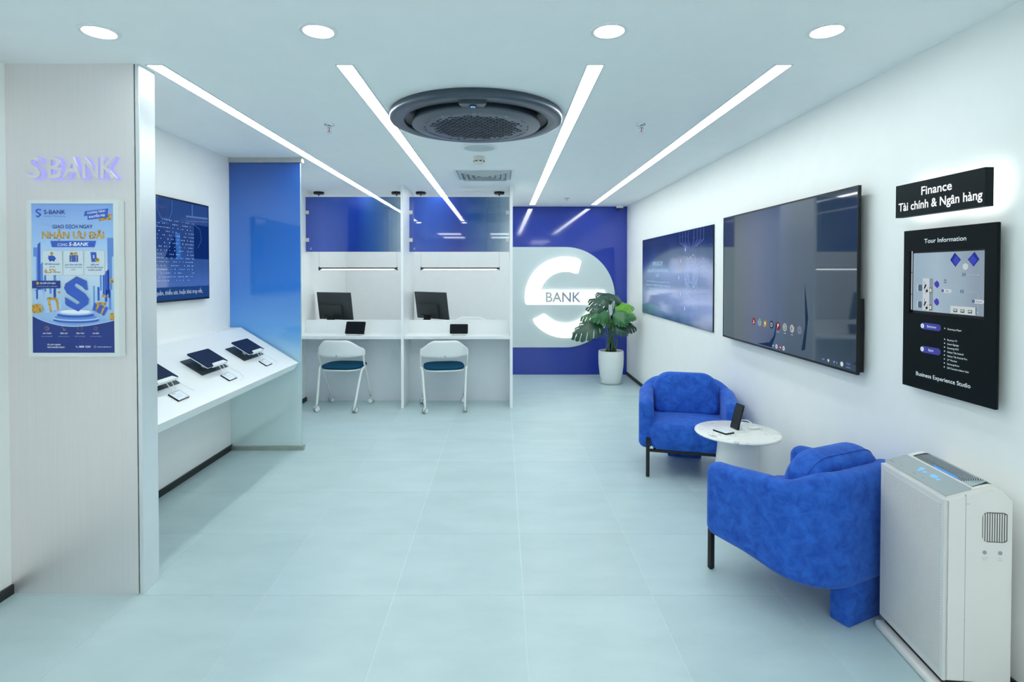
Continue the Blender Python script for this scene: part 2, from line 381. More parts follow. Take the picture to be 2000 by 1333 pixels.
class Print:
    """flat coloured print lying on a parent's local xy plane, a few tenths of a millimetre per layer"""
    def __init__(s, parent, z0=0.0): s.p = parent; s.z0 = z0; s.b = {}; s.k = 0; s.n = 0
    def bm(s, name, m):
        k = (name, m.name, s.k)
        if k not in s.b: s.b[k] = (NB(), m)
        return s.b[k][0]
    def poly(s, name, m, pts, L=1):
        bm = s.bm(name, m); f = bm.faces.new([bm.verts.new((x, y, s.z0 + L * 0.0004)) for x, y in pts])
        f.normal_update()
        if f.normal.z < 0: f.normal_flip()
    def rect(s, name, m, x0, y0, x1, y1, L=1, r=0.0):
        if r: s.poly(name, m, [((x0 + x1) / 2 + a, (y0 + y1) / 2 + b) for a, b in rr(abs(x1 - x0), abs(y1 - y0), r, 4)], L)
        else: s.poly(name, m, [(x0, y0), (x1, y0), (x1, y1), (x0, y1)], L)
    def disc(s, name, m, x, y, r, L=1, ry=None, n=20):
        s.poly(name, m, [(x + r * math.cos(2 * PI * i / n), y + (ry or r) * math.sin(2 * PI * i / n)) for i in range(n)], L)
    def line(s, name, m, pts, wd, L=1, closed=False):
        if closed: pts = list(pts) + [pts[0]]
        bm = s.bm(name, m); z = s.z0 + L * 0.0004; lv = []
        N = len(pts)
        for i, p in enumerate(pts):
            a = pts[max(i - 1, 0)]; b = pts[min(i + 1, N - 1)]
            if closed and i in (0, N - 1): a = pts[-2]; b = pts[1]
            dx, dy = b[0] - a[0], b[1] - a[1]; l = math.hypot(dx, dy) or 1; nx, ny = -dy / l * wd / 2, dx / l * wd / 2
            lv.append((bm.verts.new((p[0] + nx, p[1] + ny, z)), bm.verts.new((p[0] - nx, p[1] - ny, z))))
        for A, B in zip(lv, lv[1:]): bm.faces.new((A[0], A[1], B[1], B[0]))
    def ring(s, name, m, x, y, r, wd, L=1, n=18):
        s.line(name, m, [(x + r * math.cos(2 * PI * i / n), y + r * math.sin(2 * PI * i / n)) for i in range(n)], wd, L, True)
    def text(s, name, m, t, x, y, h, w=None, align='L', bold=0.0, L=3, shear=0.0, rot=0.0):
        if name == 'lettering': s.item()
        put_text(s.bm(name, m), t, x, y, h, w, align, bold, s.z0 + L * 0.0004, shear, rot)
    def done(s, stuff=()):
        for (name, _, _), (bm, m) in s.b.items():
            o = link(name, bm, m, s.p)
            if name in STUFF: o['kind'] = 'stuff'
    def item(s): s.n += 1; s.k = s.n

# ================================================================== SETTING
def cell_range(a0, step, lo, hi):
    k = math.floor((lo - a0) / step); out = []
    while a0 + k * step < hi - 1e-6:
        p, q = a0 + k * step, a0 + (k + 1) * step; out.append((max(p, lo), min(q, hi))); k += 1
    return [c for c in out if c[1] - c[0] > 0.02]
floor = boxo('floor', (XL - 0.1, XR + 0.1, YF - 0.1, YB + 0.1, -0.08, -0.0012), GROUT); floor['kind'] = 'structure'
G = 0.0009; cache = {}
for x0, x1 in cell_range(0.10, 0.60, XL, XR):
    for y0, y1 in cell_range(2.543, 0.60, YF, YB):
        key = (round(x1 - x0, 3), round(y1 - y0, 3))
        if key not in cache:
            bm = NB(); box(bm, -key[0] / 2 + G, key[0] / 2 - G, -key[1] / 2 + G, key[1] / 2 - G, -0.009, 0)
            me = bpy.data.meshes.new('tile'); bm.to_mesh(me); bm.free(); me.materials.append(TILE); cache[key] = me
        o = bpy.data.objects.new('tile', cache[key]); COL.objects.link(o); o.parent = floor; o.location = ((x0 + x1) / 2, (y0 + y1) / 2, 0)
bm = NB(); box(bm, XL - 0.1, XR + 0.1, YF - 0.1, YB + 0.1, CEIL, CEIL + 0.1); struct('ceiling', bm, CEILP)
bm = NB(); box(bm, XL - 0.1, XL, YF, YB, 0, CEIL); struct('wall_left', bm, WHITE)
bm = NB(); box(bm, XR, XR + 0.1, YF, YB, 0, CEIL); struct('wall_right', bm, WHITE)
bm = NB(); box(bm, XL - 0.1, XR + 0.1, YB, YB + 0.1, 0, CEIL); struct('wall_back', bm, WHITE)
bm = NB(); box(bm, XL - 0.1, XR + 0.1, YF - 0.1, YF, 0, CEIL); struct('wall_front', bm, mat('warm_gray_wall', (0.74, 0.70, 0.69), 0.6, var=0.02))
bm = NB(); box(bm, XL, XL + 0.012, YF, 2.555, 0, 0.045); box(bm, XL, XL + 0.012, 2.70, 6.43, 0, 0.045); struct('baseboard_left', bm, BASEB)
bm = NB(); box(bm, XR - 0.012, XR, YF, YB - 0.03, 0, 0.045); struct('baseboard_right', bm, BASEB)

# metal-clad fin column by the entrance
t = thing('column', 'brushed aluminium clad column at the left carrying the promotional poster screen', 'column', loc=(-1.98, 2.62, 0))
x0, x1 = XL + 0.303 - 0.303, -1.683
def at(parent, dims): return (dims[0] - parent.location.x, dims[1] - parent.location.x, dims[2] - parent.location.y, dims[3] - parent.location.y, dims[4], dims[5])
boxo('front_panel', at(t, (XL, -1.6920, 2.555, 2.572, 0, CEIL)), ALU, t)
boxo('core', at(t, (XL, -1.6905, 2.572, 2.655, 0, CEIL)), BLACKM, t)
boxo('side_panel', at(t, (-1.6875, -1.668, 2.556, 2.672, 0.0, CEIL)), mat('satin_aluminium_edge', (0.80, 0.83, 0.85), 0.3, metal=0.6, var=0.02), t, bev=0.002)
boxo('rear_panel', at(t, (XL, -1.6875, 2.655, 2.672, 0, CEIL)), WHITE, t)

# blue cladding on the rear wall
boxo_ = boxo('wall_panel', (0.15, XR - 0.002, YB - 0.022, YB - 0.001, 0.0, CEIL - 0.002), BLUEW)
tag(boxo_, 'glossy royal blue wall panel behind the round S logo sign', 'wall panel')

# ================================================================== CEILING FITTINGS
def strip_light(x, label):
    t = thing('strip_light', label, 'ceiling light', loc=(x, 5.2, CEIL), group='linear ceiling lights')
    bm = NB(); box(bm, -0.036, 0.036, 2.565 - 5.2, 7.83 - 5.2, -0.004, -0.001)
    link('diffuser', bm, light_mat('strip_light_glow', LCOL, STRIP), t)
    bm = NB()
    for s in (-1, 1): box(bm, s * 0.039 - 0.003, s * 0.039 + 0.003, 2.562 - 5.2, 7.833 - 5.2, -0.005, 0)
    box(bm, -0.042, 0.042, 2.558 - 5.2, 2.5645 - 5.2, -0.005, 0); box(bm, -0.042, 0.042, 7.8305 - 5.2, 7.837 - 5.2, -0.005, 0)
    link('trim_frame', bm, mat('light_trim', (0.7, 0.75, 0.76), 0.4, var=0.01), t)
strip_light(-1.60, 'linear ceiling light strip nearest the left wall, running over the left service counter')
strip_light(-0.725, 'linear ceiling light strip just left of the round black air conditioner')
strip_light(0.432, 'linear ceiling light strip just right of the round black air conditioner')
strip_light(1.30, 'linear ceiling light strip nearest the right wall with the television')

def downlight(x, y, label, grp='round recessed downlights'):
    t = thing('downlight', label, 'ceiling light', loc=(x, y, CEIL), group=grp)
    bm = NB(); lathe(bm, [(0.0, -0.002), (0.056, -0.002), (0.056, -0.0005)], 32); link('lamp', bm, light_mat('downlight_glow', (0.86, 0.98, 1.0), DOWN), t)
    bm = NB(); lathe(bm, [(0.057, -0.0005), (0.059, -0.005), (0.073, -0.004), (0.075, 0.0)], 32); auto(link('rim', bm, WPLA, t))
downlight(-1.602, 2.217, 'round recessed downlight above the metal column, leftmost of the front row')
downlight(-0.727, 2.208, 'round recessed downlight second from the left in the front row')
downlight(0.426, 2.208, 'round recessed downlight third from the left in the front row')
downlight(1.289, 2.208, 'round recessed downlight rightmost in the front row')
FILLP = light_mat('fill_panel_glow', (0.95, 1.0, 0.98), FILL)
for k, (x, y) in enumerate(((-1.3, -0.9), (0.0, -0.9), (1.2, -0.9), (-1.3, -2.3), (0.0, -2.3), (1.2, -2.3))):   # unseen fill lights added behind the viewer to brighten the foreground
    t = thing('fill_panel', '%s added square fill light panel of the %s row in the entrance area' % (('left', 'middle', 'right')[k % 3], ('nearer', 'farther')[k // 3]), 'ceiling light', loc=(x, y, CEIL), group='added fill panels behind the camera')
    boxo('diffuser', (-0.285, 0.285, -0.285, 0.285, -0.006, -0.003), FILLP, t)
    bm = NB()
    for (a, b, c, d) in ((-0.3, 0.3, -0.3, -0.286), (-0.3, 0.3, 0.286, 0.3), (-0.3, -0.286, -0.286, 0.286), (0.286, 0.3, -0.286, 0.286)): box(bm, a, b, c, d, -0.008, 0)
    link('frame', bm, WPLA, t)

# round cassette air conditioner
t = thing('air_conditioner', 'round black ceiling air conditioner with a perforated centre grille', 'air conditioner', loc=(-0.155, 3.395, CEIL))
ACM = mat('charcoal_satin', (0.06, 0.082, 0.115), 0.33, var=0.04, metal=0.25)
bm = NB(); lathe(bm, [(0.515, 0.0), (0.520, -0.004), (0.521, -0.038), (0.516, -0.046), (0.505, -0.049), (0.442, -0.052), (0.436, -0.048), (0.434, -0.010), (0.44, 0.0)], 96)
auto(link('outer_ring', bm, ACM, t), 50)
bm = NB(); lathe(bm, [(0.434, -0.001), (0.30, -0.001)], 64); lathe(bm, [(0.434, -0.030), (0.40, -0.012), (0.36, -0.012)], 64); link('air_outlet', bm, BLACK, t, smooth=True)
bm = NB(); lathe(bm, [(0.36, -0.002), (0.388, -0.050), (0.392, -0.062), (0.388, -0.070), (0.345, -0.0765), (0.318, -0.0785), (0.318, -0.070)], 96)
auto(link('center_disc', bm, ACM, t), 50)
bm = NB(); s_ = 0.036; hh = s_ * math.sqrt(3) / 2; R0 = 0.327
verts = {}
def vget(i, j):
    if (i, j) not in verts: verts[(i, j)] = bm.verts.new((i * s_ + j * s_ / 2, j * hh, -0.0775))
    return verts[(i, j)]
cells = []
for i in range(-30, 31):
    for j in range(-20, 21):
        for tri in (((i, j), (i + 1, j), (i, j + 1)), ((i + 1, j), (i + 1, j + 1), (i, j + 1))):
            c = [((a * s_ + b * s_ / 2), b * hh) for a, b in tri]
            if max(math.hypot(*p) for p in c) < R0 + 0.012:
                f = bm.faces.new([vget(*q) for q in tri]); f.normal_update()
                if f.normal.z > 0: f.normal_flip()
                cells.append((f, math.hypot(sum(p[0] for p in c) / 3, sum(p[1] for p in c) / 3)))
for f, r in cells:
    if r > 0.285: continue
    if r > 0.24 and random.random() < (r - 0.24) / 0.06: continue
    k = 0.0034 if r < 0.22 else 0.0034 + (r - 0.22) * 0.05
    bmesh.ops.inset_individual(bm, faces=[f], thickness=min(k, 0.0065))
    e = bmesh.ops.extrude_discrete_faces(bm, faces=[f])['faces'][0]
    for v in e.verts: v.co.z += 0.014
    e.material_index = 1
gr = link('grille', bm, None, t, mats=[ACM, BLACK])
bm = NB(); prism(bm, [(-0.075, -0.455), (0.075, -0.455), (0.055, -0.375), (-0.055, -0.375)], -0.066, -0.050); auto(link('sensor_bridge', bm, ACM, t))
bm = NB(); lathe(bm, [(0.0, -0.0715), (0.020, -0.0715), (0.021, -0.066)], 24, 0, -0.415); link('sensor_button', bm, BLACK, t)
bm = NB(); lathe(bm, [(0.008, -0.0722), (0.012, -0.0722), (0.012, -0.0715)], 24, 0, -0.415); link('status_ring', bm, light_mat('blue_status_glow', (0.15, 0.4, 1.0), 2.5), t)

# speaker, smoke detector, vent, sprinklers, dome camera
t = thing('ceiling_speaker', 'flat round white ceiling speaker beside the air conditioner', 'speaker', loc=(-0.173, 4.256, CEIL))
bm = NB(); lathe(bm, [(0.135, 0.0), (0.135, -0.006), (0.120, -0.009), (0.115, -0.006)], 40); auto(link('rim', bm, WPLA, t))
bm = NB(); lathe(bm, [(0.0, -0.0062), (0.115, -0.0062), (0.115, 0.0)], 40); link('speaker_grille', bm, mat('speaker_mesh', (0.52, 0.58, 0.61), 0.6, var=0.03), t)
t = thing('smoke_detector', 'small cream smoke detector between the ceiling speaker and vent', 'smoke detector', loc=(-0.188, 4.60, CEIL))
bm = NB(); lathe(bm, [(0.047, 0), (0.047, -0.034), (0.043, -0.036), (0.043, -0.044), (0.047, -0.046), (0.045, -0.052), (0.03, -0.058), (0.0, -0.060)], 32)
auto(link('housing', bm, mat('cream_plastic', (0.72, 0.70, 0.65), 0.45, var=0.02), t))
bm = NB()
for k in range(8):
    a = k * PI / 4 + 0.3; box(bm, -0.008, 0.008, -0.0475, -0.040, -0.0445, -0.0375)
    bmesh.ops.rotate(bm, verts=bm.verts[-8:], cent=(0, 0, 0), matrix=Matrix.Rotation(a, 3, 'Z'))
link('smoke_inlet', bm, BLACK, t)
t = thing('ceiling_vent', 'square white four-way air vent in the ceiling', 'vent', loc=(-0.17, 5.448, CEIL))
VM = mat('vent_enamel', (0.84, 0.88, 0.90), 0.4, var=0.01)
bm = NB()
for (a, b, c, d) in ((-0.29, 0.29, -0.29, -0.262), (-0.29, 0.29, 0.262, 0.29), (-0.29, -0.262, -0.262, 0.262), (0.262, 0.29, -0.262, 0.262)): box(bm, a, b, c, d, -0.006, 0)
link('frame', bm, VM, t)
boxo('backing', (-0.262, 0.262, -0.262, 0.262, -0.0015, -0.0005), mat('vent_shadow', (0.22, 0.28, 0.32), 0.7), t)
for k in range(5):
    a = 0.255 - k * 0.05; b = a - 0.040; bm = NB()
    o_ = [(-a, -a), (a, -a), (a, a), (-a, a)]; i_ = [(-b, -b), (b, -b), (b, b), (-b, b)]
    if k == 4: b = 0.02; i_ = [(-b, -b), (b, -b), (b, b), (-b, b)]
    A = [bm.verts.new((*p, -0.003)) for p in o_]; B = [bm.verts.new((*p, -0.026)) for p in i_]
    for q in range(4): bm.faces.new((A[q], A[(q + 1) % 4], B[(q + 1) % 4], B[q]))
    bmesh.ops.solidify(bm, geom=bm.faces[:], thickness=0.0015); link('louver', bm, VM, t)
def sprinkler(x, y, label):
    t = thing('sprinkler', label, 'sprinkler', loc=(x, y, CEIL), group='ceiling sprinklers')
    bm = NB(); lathe(bm, [(0.034, 0), (0.032, -0.006), (0.012, -0.010)], 20); link('escutcheon', bm, CHROME, t, smooth=True)
    bm = NB(); tube(bm, [(0, 0, -0.006), (0, 0, -0.022)], 0.010, 8)
    for s in (-1, 1): tube(bm, [(0.006 * s, 0, -0.020), (0.014 * s, 0, -0.030), (0.012 * s, 0, -0.042), (0.002 * s, 0, -0.052)], 0.0028, 6)
    link('body', bm, CHROME, t, smooth=True)
    bm = NB(); tube(bm, [(0, 0, -0.022), (0, 0, -0.050)], 0.003, 6); link('glass_bulb', bm, mat('sprinkler_bulb', (0.5, 0.1, 0.1), 0.2), t)
    bm = NB(); lathe(bm, [(0.0, -0.056), (0.016, -0.056), (0.016, -0.053), (0.0, -0.053)], 16); link('deflector', bm, CHROME, t)
sprinkler(-1.117, 3.596, 'chrome ceiling sprinkler left of the air conditioner')
sprinkler(0.905, 3.596, 'chrome ceiling sprinkler right of the air conditioner')
sprinkler(0.839, 7.152, 'small chrome ceiling sprinkler in front of the blue wall')
t = thing('dome_camera', 'small white dome security camera in the corner above the blue wall', 'camera', loc=(1.70, 7.98, CEIL))
bm = NB(); lathe(bm, [(0.052, 0), (0.056, -0.012), (0.044, -0.032), (0.040, -0.034)], 28); auto(link('housing', bm, WPLA, t))
bm = NB(); lathe(bm, [(0.038, -0.032), (0.036, -0.044), (0.026, -0.058), (0.012, -0.066), (0, -0.068)], 28); link('dome', bm, mat('smoked_dome', (0.05, 0.07, 0.06), 0.08, var=0.05), t, smooth=True)

# ================================================================== COLUMN SIGN AND POSTER
M = frame_M((-2.168, 2.555, 1.93), (1, 0, 0), (0, 0, 1))
t = thing('lettering_sign', 'raised S BANK letters with a violet glow on the metal column', 'sign', M)
HALO = light_mat('violet_letter_glow', (0.36, 0.38, 1.0), 1.15)
ws = {}
def letter(s, x, w):
    b = NB(); put_text(b, s, x, 0.0, 0.094, w, 'L', 0.012, 0.016, depth=0.012); link('letter', b, ALU, t)
    b = NB(); put_text(b, s, x - 0.002, -0.003, 0.100, w + 0.006, 'L', 0.014, 0.0015, depth=0.010); link('letter_glow', b, HALO, t)
for s, x, w_ in (('S', 0.0, 0.064), ('B', 0.098, 0.062), ('A', 0.168, 0.084), ('N', 0.257, 0.072), ('K', 0.340, 0.072)): letter(s, x, w_)

PX, PZ = -2.135, 1.12
M = frame_M((PX, 2.515, PZ), (1, 0, 0), (0, 0, 1))
t = thing('poster_display', 'white framed display on the metal column with a blue bank promotion', 'display', M)
bm = NB()
for (a, b, c, d) in ((-0.02, 0.395, 0.692, 0.708), (-0.02, 0.395, -0.005, 0.0125), (-0.02, -0.001, 0.0125, 0.692), (0.3725, 0.395, 0.0125, 0.692)): box(bm, a, b, c, d, -0.038, 0.003)
link('frame', bm, WPLA, t)
boxo('housing', (-0.012, 0.387, 0.0, 0.70, -0.0385, -0.002), GREY, t)
PS = Print(t, -0.0019)
c_ = lambda r, g, b: tuple(((v / 255) / 12.92 if v / 255 <= 0.04045 else ((v / 255 + 0.055) / 1.055) ** 2.4) for v in (r, g, b))
def pcol(name, rgb, rough=0.35, emit=0.0): 
    c = c_(*rgb); return mat(name, c, rough, var=0.02, emit=c if emit else None, estr=emit)
bg = gradient_mat('poster_background', [(0.0, c_(40, 75, 150)), (0.13, c_(70, 105, 175)), (0.27, c_(140, 175, 215)), (0.45, c_(165, 195, 220)), (0.6, c_(190, 210, 225)), (0.78, c_(150, 185, 225)), (1.0, c_(125, 160, 215))], 1, 0.013, 0.691, rough=0.3, warp=0.05, wscale=14, emit=0.25)
PS.rect('screen', bg, -0.001, 0.0125, 0.3725, 0.692, 0)
dk = pcol('poster_navy', (27, 50, 125), emit=0.2); bl = pcol('poster_blue', (50, 90, 185), emit=0.2); lb = pcol('poster_light_blue', (165, 195, 230), emit=0.2)
gold = gradient_mat('poster_gold', [(0, c_(120, 84, 26)), (0.5, c_(205, 165, 75)), (1, c_(140, 98, 36))], 2, 0.3, 0.7, warp=1.0, wscale=70, rough=0.3, emit=0.2)
wp = pcol('poster_white', (225, 232, 240), emit=0.2); mb = pcol('poster_mid_blue', (95, 135, 205), emit=0.2); card = pcol('poster_card', (196, 212, 222), emit=0.2)
pm = lambda x, y: ((x - 150) * 0.000281, 0.691 - (y - 75) * 0.000281)
pn = lambda x, y: ((x - 80) * 0.000297 - 0.001, 0.361 - (y - 80) * 0.0003)
def pg(fn, pts): return [fn(*p) for p in pts]
# city blocks at both sides
for k, (x0, y0, x1) in enumerate(((165, 780, 235), (235, 690, 282), (160, 930, 215), (282, 1010, 318), (1365, 625, 1478), (1440, 900, 1478), (1390, 1010, 1440), (1330, 1130, 1390))):
    PS.item(); a = pm(x0, y0); b = pm(x1, y0); PS.poly('skyline', (mb, bl, lb)[k % 3] if k != 4 else mb, [(a[0], 0.30), (b[0], 0.30), b, (a[0], a[1] - (0.012 if k % 2 else 0.0))], 1 + k % 3)
for k in range(26):
    PS.item(); x = random.choice([random.uniform(0, 0.10), random.uniform(0.27, 0.365)]); y = random.uniform(0.20, 0.30)
    PS.rect('skyline', (mb, lb, bl)[k % 3], x, y, x + random.uniform(0.003, 0.012), y + random.uniform(0.03, 0.13), 1)
# logo + heading
PS.poly('logo', bl, pg(pm, [(240, 155), (300, 160), (305, 190), (262, 175), (235, 195), (300, 235), (305, 262), (255, 300), (215, 280), (215, 262), (255, 270), (270, 250), (210, 205), (215, 175)]), 2)
PS.text('lettering', dk, 'S-BANK', *pm(350, 240), 0.0180, 0.096, bold=0.012)
PS.text('lettering', dk, 'Kết nối giá trị - Kiến tạo thành công', *pm(350, 282), 0.0036, 0.096)
PS.poly('ribbon', gold, pg(pm, [(1085, 345), (1230, 320), (1240, 355), (1440, 330), (1425, 300), (1445, 250), (1400, 215), (1380, 290)]), 1)
PS.poly('ribbon', bl, pg(pm, [(1010, 195), (1390, 150), (1380, 215), (1385, 295), (1052, 335), (1052, 268), (992, 278)]), 2)
PS.text('lettering', wp, 'CHƯƠNG TRÌNH', *pm(1048, 243), 0.0090, 0.082, bold=0.01, rot=0.13)
PS.text('lettering', wp, 'KHUYẾN MẠI', *pm(1080, 308), 0.0098, 0.072, bold=0.015, rot=0.13)
PS.text('lettering', dk, 'GIAO DỊCH NGAY', *pm(485, 472), 0.0160, 0.181, bold=0.012)
PS.text('lettering', gold, 'NHẬN ƯU ĐÃI', *pm(315, 637), 0.0300, 0.281, bold=0.028)
PS.poly('banner', bl, pg(pm, [(445, 675), (1187, 675), (1160, 776), (470, 776)]), 2)
PS.text('lettering', wp, 'CÙNG', *pm(560, 757), 0.0115, 0.045, bold=0.0)
PS.text('lettering', wp, 'S-BANK', *pm(745, 755), 0.0155, 0.088, bold=0.02, shear=0.18)
for k, x in enumerate((325, 660, 1005)):
    PS.item(); a = pm(x, 835); b = pm(x + 315, 1228)
    PS.rect('card', gold, a[0] - 0.0005, b[1] - 0.0005, b[0] + 0.0005, a[1] + 0.0005, 4, r=0.004); PS.rect('card', card, a[0], b[1], b[0], a[1], 5, r=0.004)
for s, x, y, h, w_, m_ in (('TIẾT KIỆM LÃI SUẤT', 477, 1063, 0.0058, 0.069, dk), ('LÊN ĐẾN', 477, 1103, 0.0042, 0.026, bl), ('QUÀ TẶNG HẤP DẪN', 820, 1072, 0.0058, 0.078, dk), ('DÀNH CHO KHÁCH HÀNG', 820, 1110, 0.0040, 0.077, bl), ('MỚI', 820, 1152, 0.0060, 0.018, gold), ('MIỄN PHÍ', 1165, 1072, 0.0058, 0.036, dk), ('CHUYỂN TIỀN ONLINE', 1165, 1115, 0.0055, 0.074, dk), ('& NHIỀU LOẠI PHÍ', 1165, 1156, 0.0055, 0.060, dk)):
    PS.text('lettering', m_, s, *pm(x, y), h, w_, 'C', bold=0.012, L=7)
PS.text('lettering', gold, '6,5%', *pm(350, 1192), 0.0170, 0.054, bold=0.02, L=7); PS.text('lettering', dk, '/NĂM', *pm(548, 1192), 0.0045, 0.016, bold=0.01, L=7)
# icons on cards
PS.item(); PS.disc('icon', bl, *pm(470, 955), 0.017, 6, 0.0125); PS.rect('icon', bl, *pm(430, 1008), *pm(455, 975), 6); PS.rect('icon', bl, *pm(490, 1008), *pm(515, 975), 6)
PS.poly('icon', bl, pg(pm, [(415, 940), (418, 905), (445, 925)]), 6); PS.poly('icon', bl, pg(pm, [(520, 950), (545, 962), (522, 975)]), 6); PS.disc('icon', gold, *pm(470, 880), 0.0078, 7)
PS.item(); PS.rect('icon', bl, *pm(755, 1015), *pm(895, 905), 6); PS.rect('icon', gold, *pm(778, 1015), *pm(792, 905), 7); PS.rect('icon', gold, *pm(858, 1015), *pm(872, 905), 7)
for s in (-1, 1): PS.disc('icon', gold, *pm(825 + 30 * s, 880), 0.009, 7, 0.006)
PS.item(); PS.poly('icon', bl, pg(pm, [(1095, 855), (1190, 858), (1200, 1015), (1112, 1018)]), 6); PS.text('icon', wp, 'S', *pm(1150, 952), 0.0125, None, 'C', bold=0.02, L=7); PS.disc('icon', gold, *pm(1207, 985), 0.0095, 8)
# lower part
arc = [pn(80 + 1252 * k / 16, 670 + 130 * math.sin(PI * (k / 16) ** 0.85) + 70 * k / 16) for k in range(17)]
PS.poly('curved_band', lb, [(-0.001, 0.03), (0.3725, 0.03), *arc[::-1]], 4)
PS.poly('curved_band', dk, [(-0.001, 0.0126), (0.3725, 0.0126), *[(x, y - 0.004) for x, y in arc[::-1]]], 5)
for (cx, cy, rx, ry, m_) in ((745, 745, 0.105, 0.014, bl), (745, 715, 0.105, 0.014, lb), (745, 700, 0.098, 0.012, mb), (742, 665, 0.085, 0.013, bl), (742, 628, 0.085, 0.013, lb), (742, 618, 0.070, 0.009, wp)):
    PS.item(); PS.disc('podium', m_, *pn(cx, cy), rx, 6 + (cy < 740) + (cy < 710) + (cy < 690) + (cy < 650) + (cy < 620), ry, 32)
Sout = [(770, 80), (925, 150), (942, 285), (905, 290), (850, 235), (765, 185), (740, 205), (745, 235), (900, 345), (955, 420), (945, 500), (785, 612), (615, 525), (590, 495), (590, 395), (640, 425), (770, 505), (810, 490), (805, 465), (620, 340), (575, 260), (600, 190)]
for dx, dy, m_, L in ((-5, -3, gold, 12), (4, 3, lb, 12), (0, 0, bl, 13)):
    for seg in ([0, 1, 2, 3, 4, 5, 21], [21, 5, 6, 20], [20, 6, 7, 8, 19], [19, 8, 9, 18], [18, 9, 10, 17], [17, 10, 11, 16], [16, 11, 12, 15], [15, 12, 13, 14]):
        PS.poly('emblem', m_, [pn(Sout[i][0] + dx, Sout[i][1] + dy) for i in seg], L)
def gift(fn, pts, m_, rib):
    PS.item()
    PS.poly('gift', m_, pg(fn, pts), 8)
    (x0, y0), (x1, y1), (x2, y2), (x3, y3) = pts
    for k in (0.25, 0.68):
        q = [(x0 + (x1 - x0) * k, y0 + (y1 - y0) * k), (x0 + (x1 - x0) * (k + 0.13), y0 + (y1 - y0) * (k + 0.13)), (x3 + (x2 - x3) * (k + 0.13), y3 + (y2 - y3) * (k + 0.13)), (x3 + (x2 - x3) * k, y3 + (y2 - y3) * k)]
        PS.poly('gift', rib, pg(fn, q), 9)
    mx, my = (x0 + x1) / 2, (y0 + y1) / 2 - 22
    for s in (-1, 1): PS.disc('gift', rib, *fn(mx + 38 * s, my), 0.012, 10, 0.007)
gift(pn, [(245, 470), (530, 415), (540, 570), (290, 640)], lb, gold); gift(pn, [(1025, 475), (1245, 555), (1175, 680), (1000, 590)], bl, gold)
for cx, cy, rx, ry in ((150, 570, 0.027, 0.022), (1305, 150, 0.010, 0.010), (1185, 380, 0.011, 0.006), (1308, 690, 0.013, 0.018), (495, 322, 0.006, 0.005)): PS.item(); PS.disc('coin', gold, *pn(cx, cy), rx, 11, ry)
PS.rect('offer_tag', dk, *pn(80, 262), *pn(515, 145), 8, r=0.004); PS.disc('offer_tag', gold, *pn(168, 185), 0.0066, 9)
PS.text('lettering', wp, 'ƯU ĐÃI CÓ HẠN', *pn(205, 195), 0.0068, 0.070, bold=0.015, L=10); PS.text('lettering', lb, 'Từ 01/06/2024 đến 31/08/2024', *pn(148, 238), 0.0040, 0.094, L=10)
for x, s, u in ((300, 'AN TOÀN', 'Bảo mật tuyệt đối'), (555, 'TIỆN LỢI', 'Giao dịch mọi lúc, mọi nơi'), (805, 'TẬN TÂM', 'Hỗ trợ 24/7'), (1047, 'ƯU ĐÃI', 'Nhiều chương trình hấp dẫn')):
    PS.text('lettering', wp, s, *pn(x, 955), 0.0058, None, 'C', bold=0.015, L=7); PS.text('lettering', lb, u, *pn(x, 996), 0.0034, 0.048, 'C', L=7)
PS.item(); PS.ring('icon', gold, *pn(300, 870), 0.010, 0.0011, 7); PS.ring('icon', gold, *pn(300, 872), 0.005, 0.001, 7)
PS.item(); PS.line('icon', gold, pg(pn, [(540, 835), (525, 850), (555, 875), (545, 890), (570, 905)]), 0.0012, 7); PS.ring('icon', gold, *pn(572, 890), 0.004, 0.001, 7)
PS.item(); PS.line('icon', gold, [(pn(805, 870)[0] + 0.0095 * math.cos(a), pn(805, 870)[1] + 0.0095 * math.sin(a)) for a in [(-50 + 28 * k) * PI / 180 for k in range(11)]], 0.0014, 7)
PS.item(); st = pn(1047, 870); PS.line('icon', gold, [(st[0] + (0.0105 if k % 2 == 0 else 0.005) * math.sin(k * PI / 5), st[1] + (0.0105 if k % 2 == 0 else 0.005) * math.cos(k * PI / 5)) for k in range(10)], 0.0011, 7, True)
PS.text('lettering', wp, 'TẢI APP S-BANK', *pn(298, 1128), 0.0062, 0.062, bold=0.012, L=7); PS.text('lettering', wp, 'TRẢI NGHIỆM NGAY!', *pn(298, 1168), 0.0062, 0.080, bold=0.012, L=7)
PS.text('lettering', wp, '1800 1234', *pn(785, 1163), 0.0088, 0.053, bold=0.015, L=7); PS.text('lettering', wp, 'www.sbank.vn', *pn(1067, 1160), 0.0058, 0.064, L=7)
PS.line('icon', wp, pg(pn, [(740, 1135), (745, 1150), (765, 1165)]), 0.002, 7); PS.ring('icon', wp, *pn(1035, 1150), 0.0045, 0.0008, 7)
PS.done()

# ================================================================== LEFT WALL: TELEVISION AND DISPLAY SHELF
M = frame_M((-2.247, 2.99, 1.298), (0, 1, 0), (0, 0, 1))
t = thing('television', 'wall-mounted television above the sloped shelf showing a subtitled blue video', 'television', M)
boxo('housing', (0, 1.262, 0, 0.71, -0.030, -0.001), BLACK, t, bev=0.003)
boxo('wall_bracket', (0.4, 0.86, 0.2, 0.5, -0.037, -0.029), BLACKM, t)
scr = gradient_mat('video_background', [(0, c_(20, 60, 130)), (0.14, c_(38, 84, 165)), (0.25, c_(75, 120, 210)), (0.4, c_(52, 98, 185)), (0.7, c_(25, 65, 145)), (1.0, c_(30, 72, 150))], 1, 0.0, 0.70, rough=0.1, emit=0.55, base=0.01, warp=0.12, wscale=3.5, coat=0.3)
PS = Print(t, 0.0); PS.rect('screen', scr, 0.012, 0.014, 1.250, 0.698, 0)
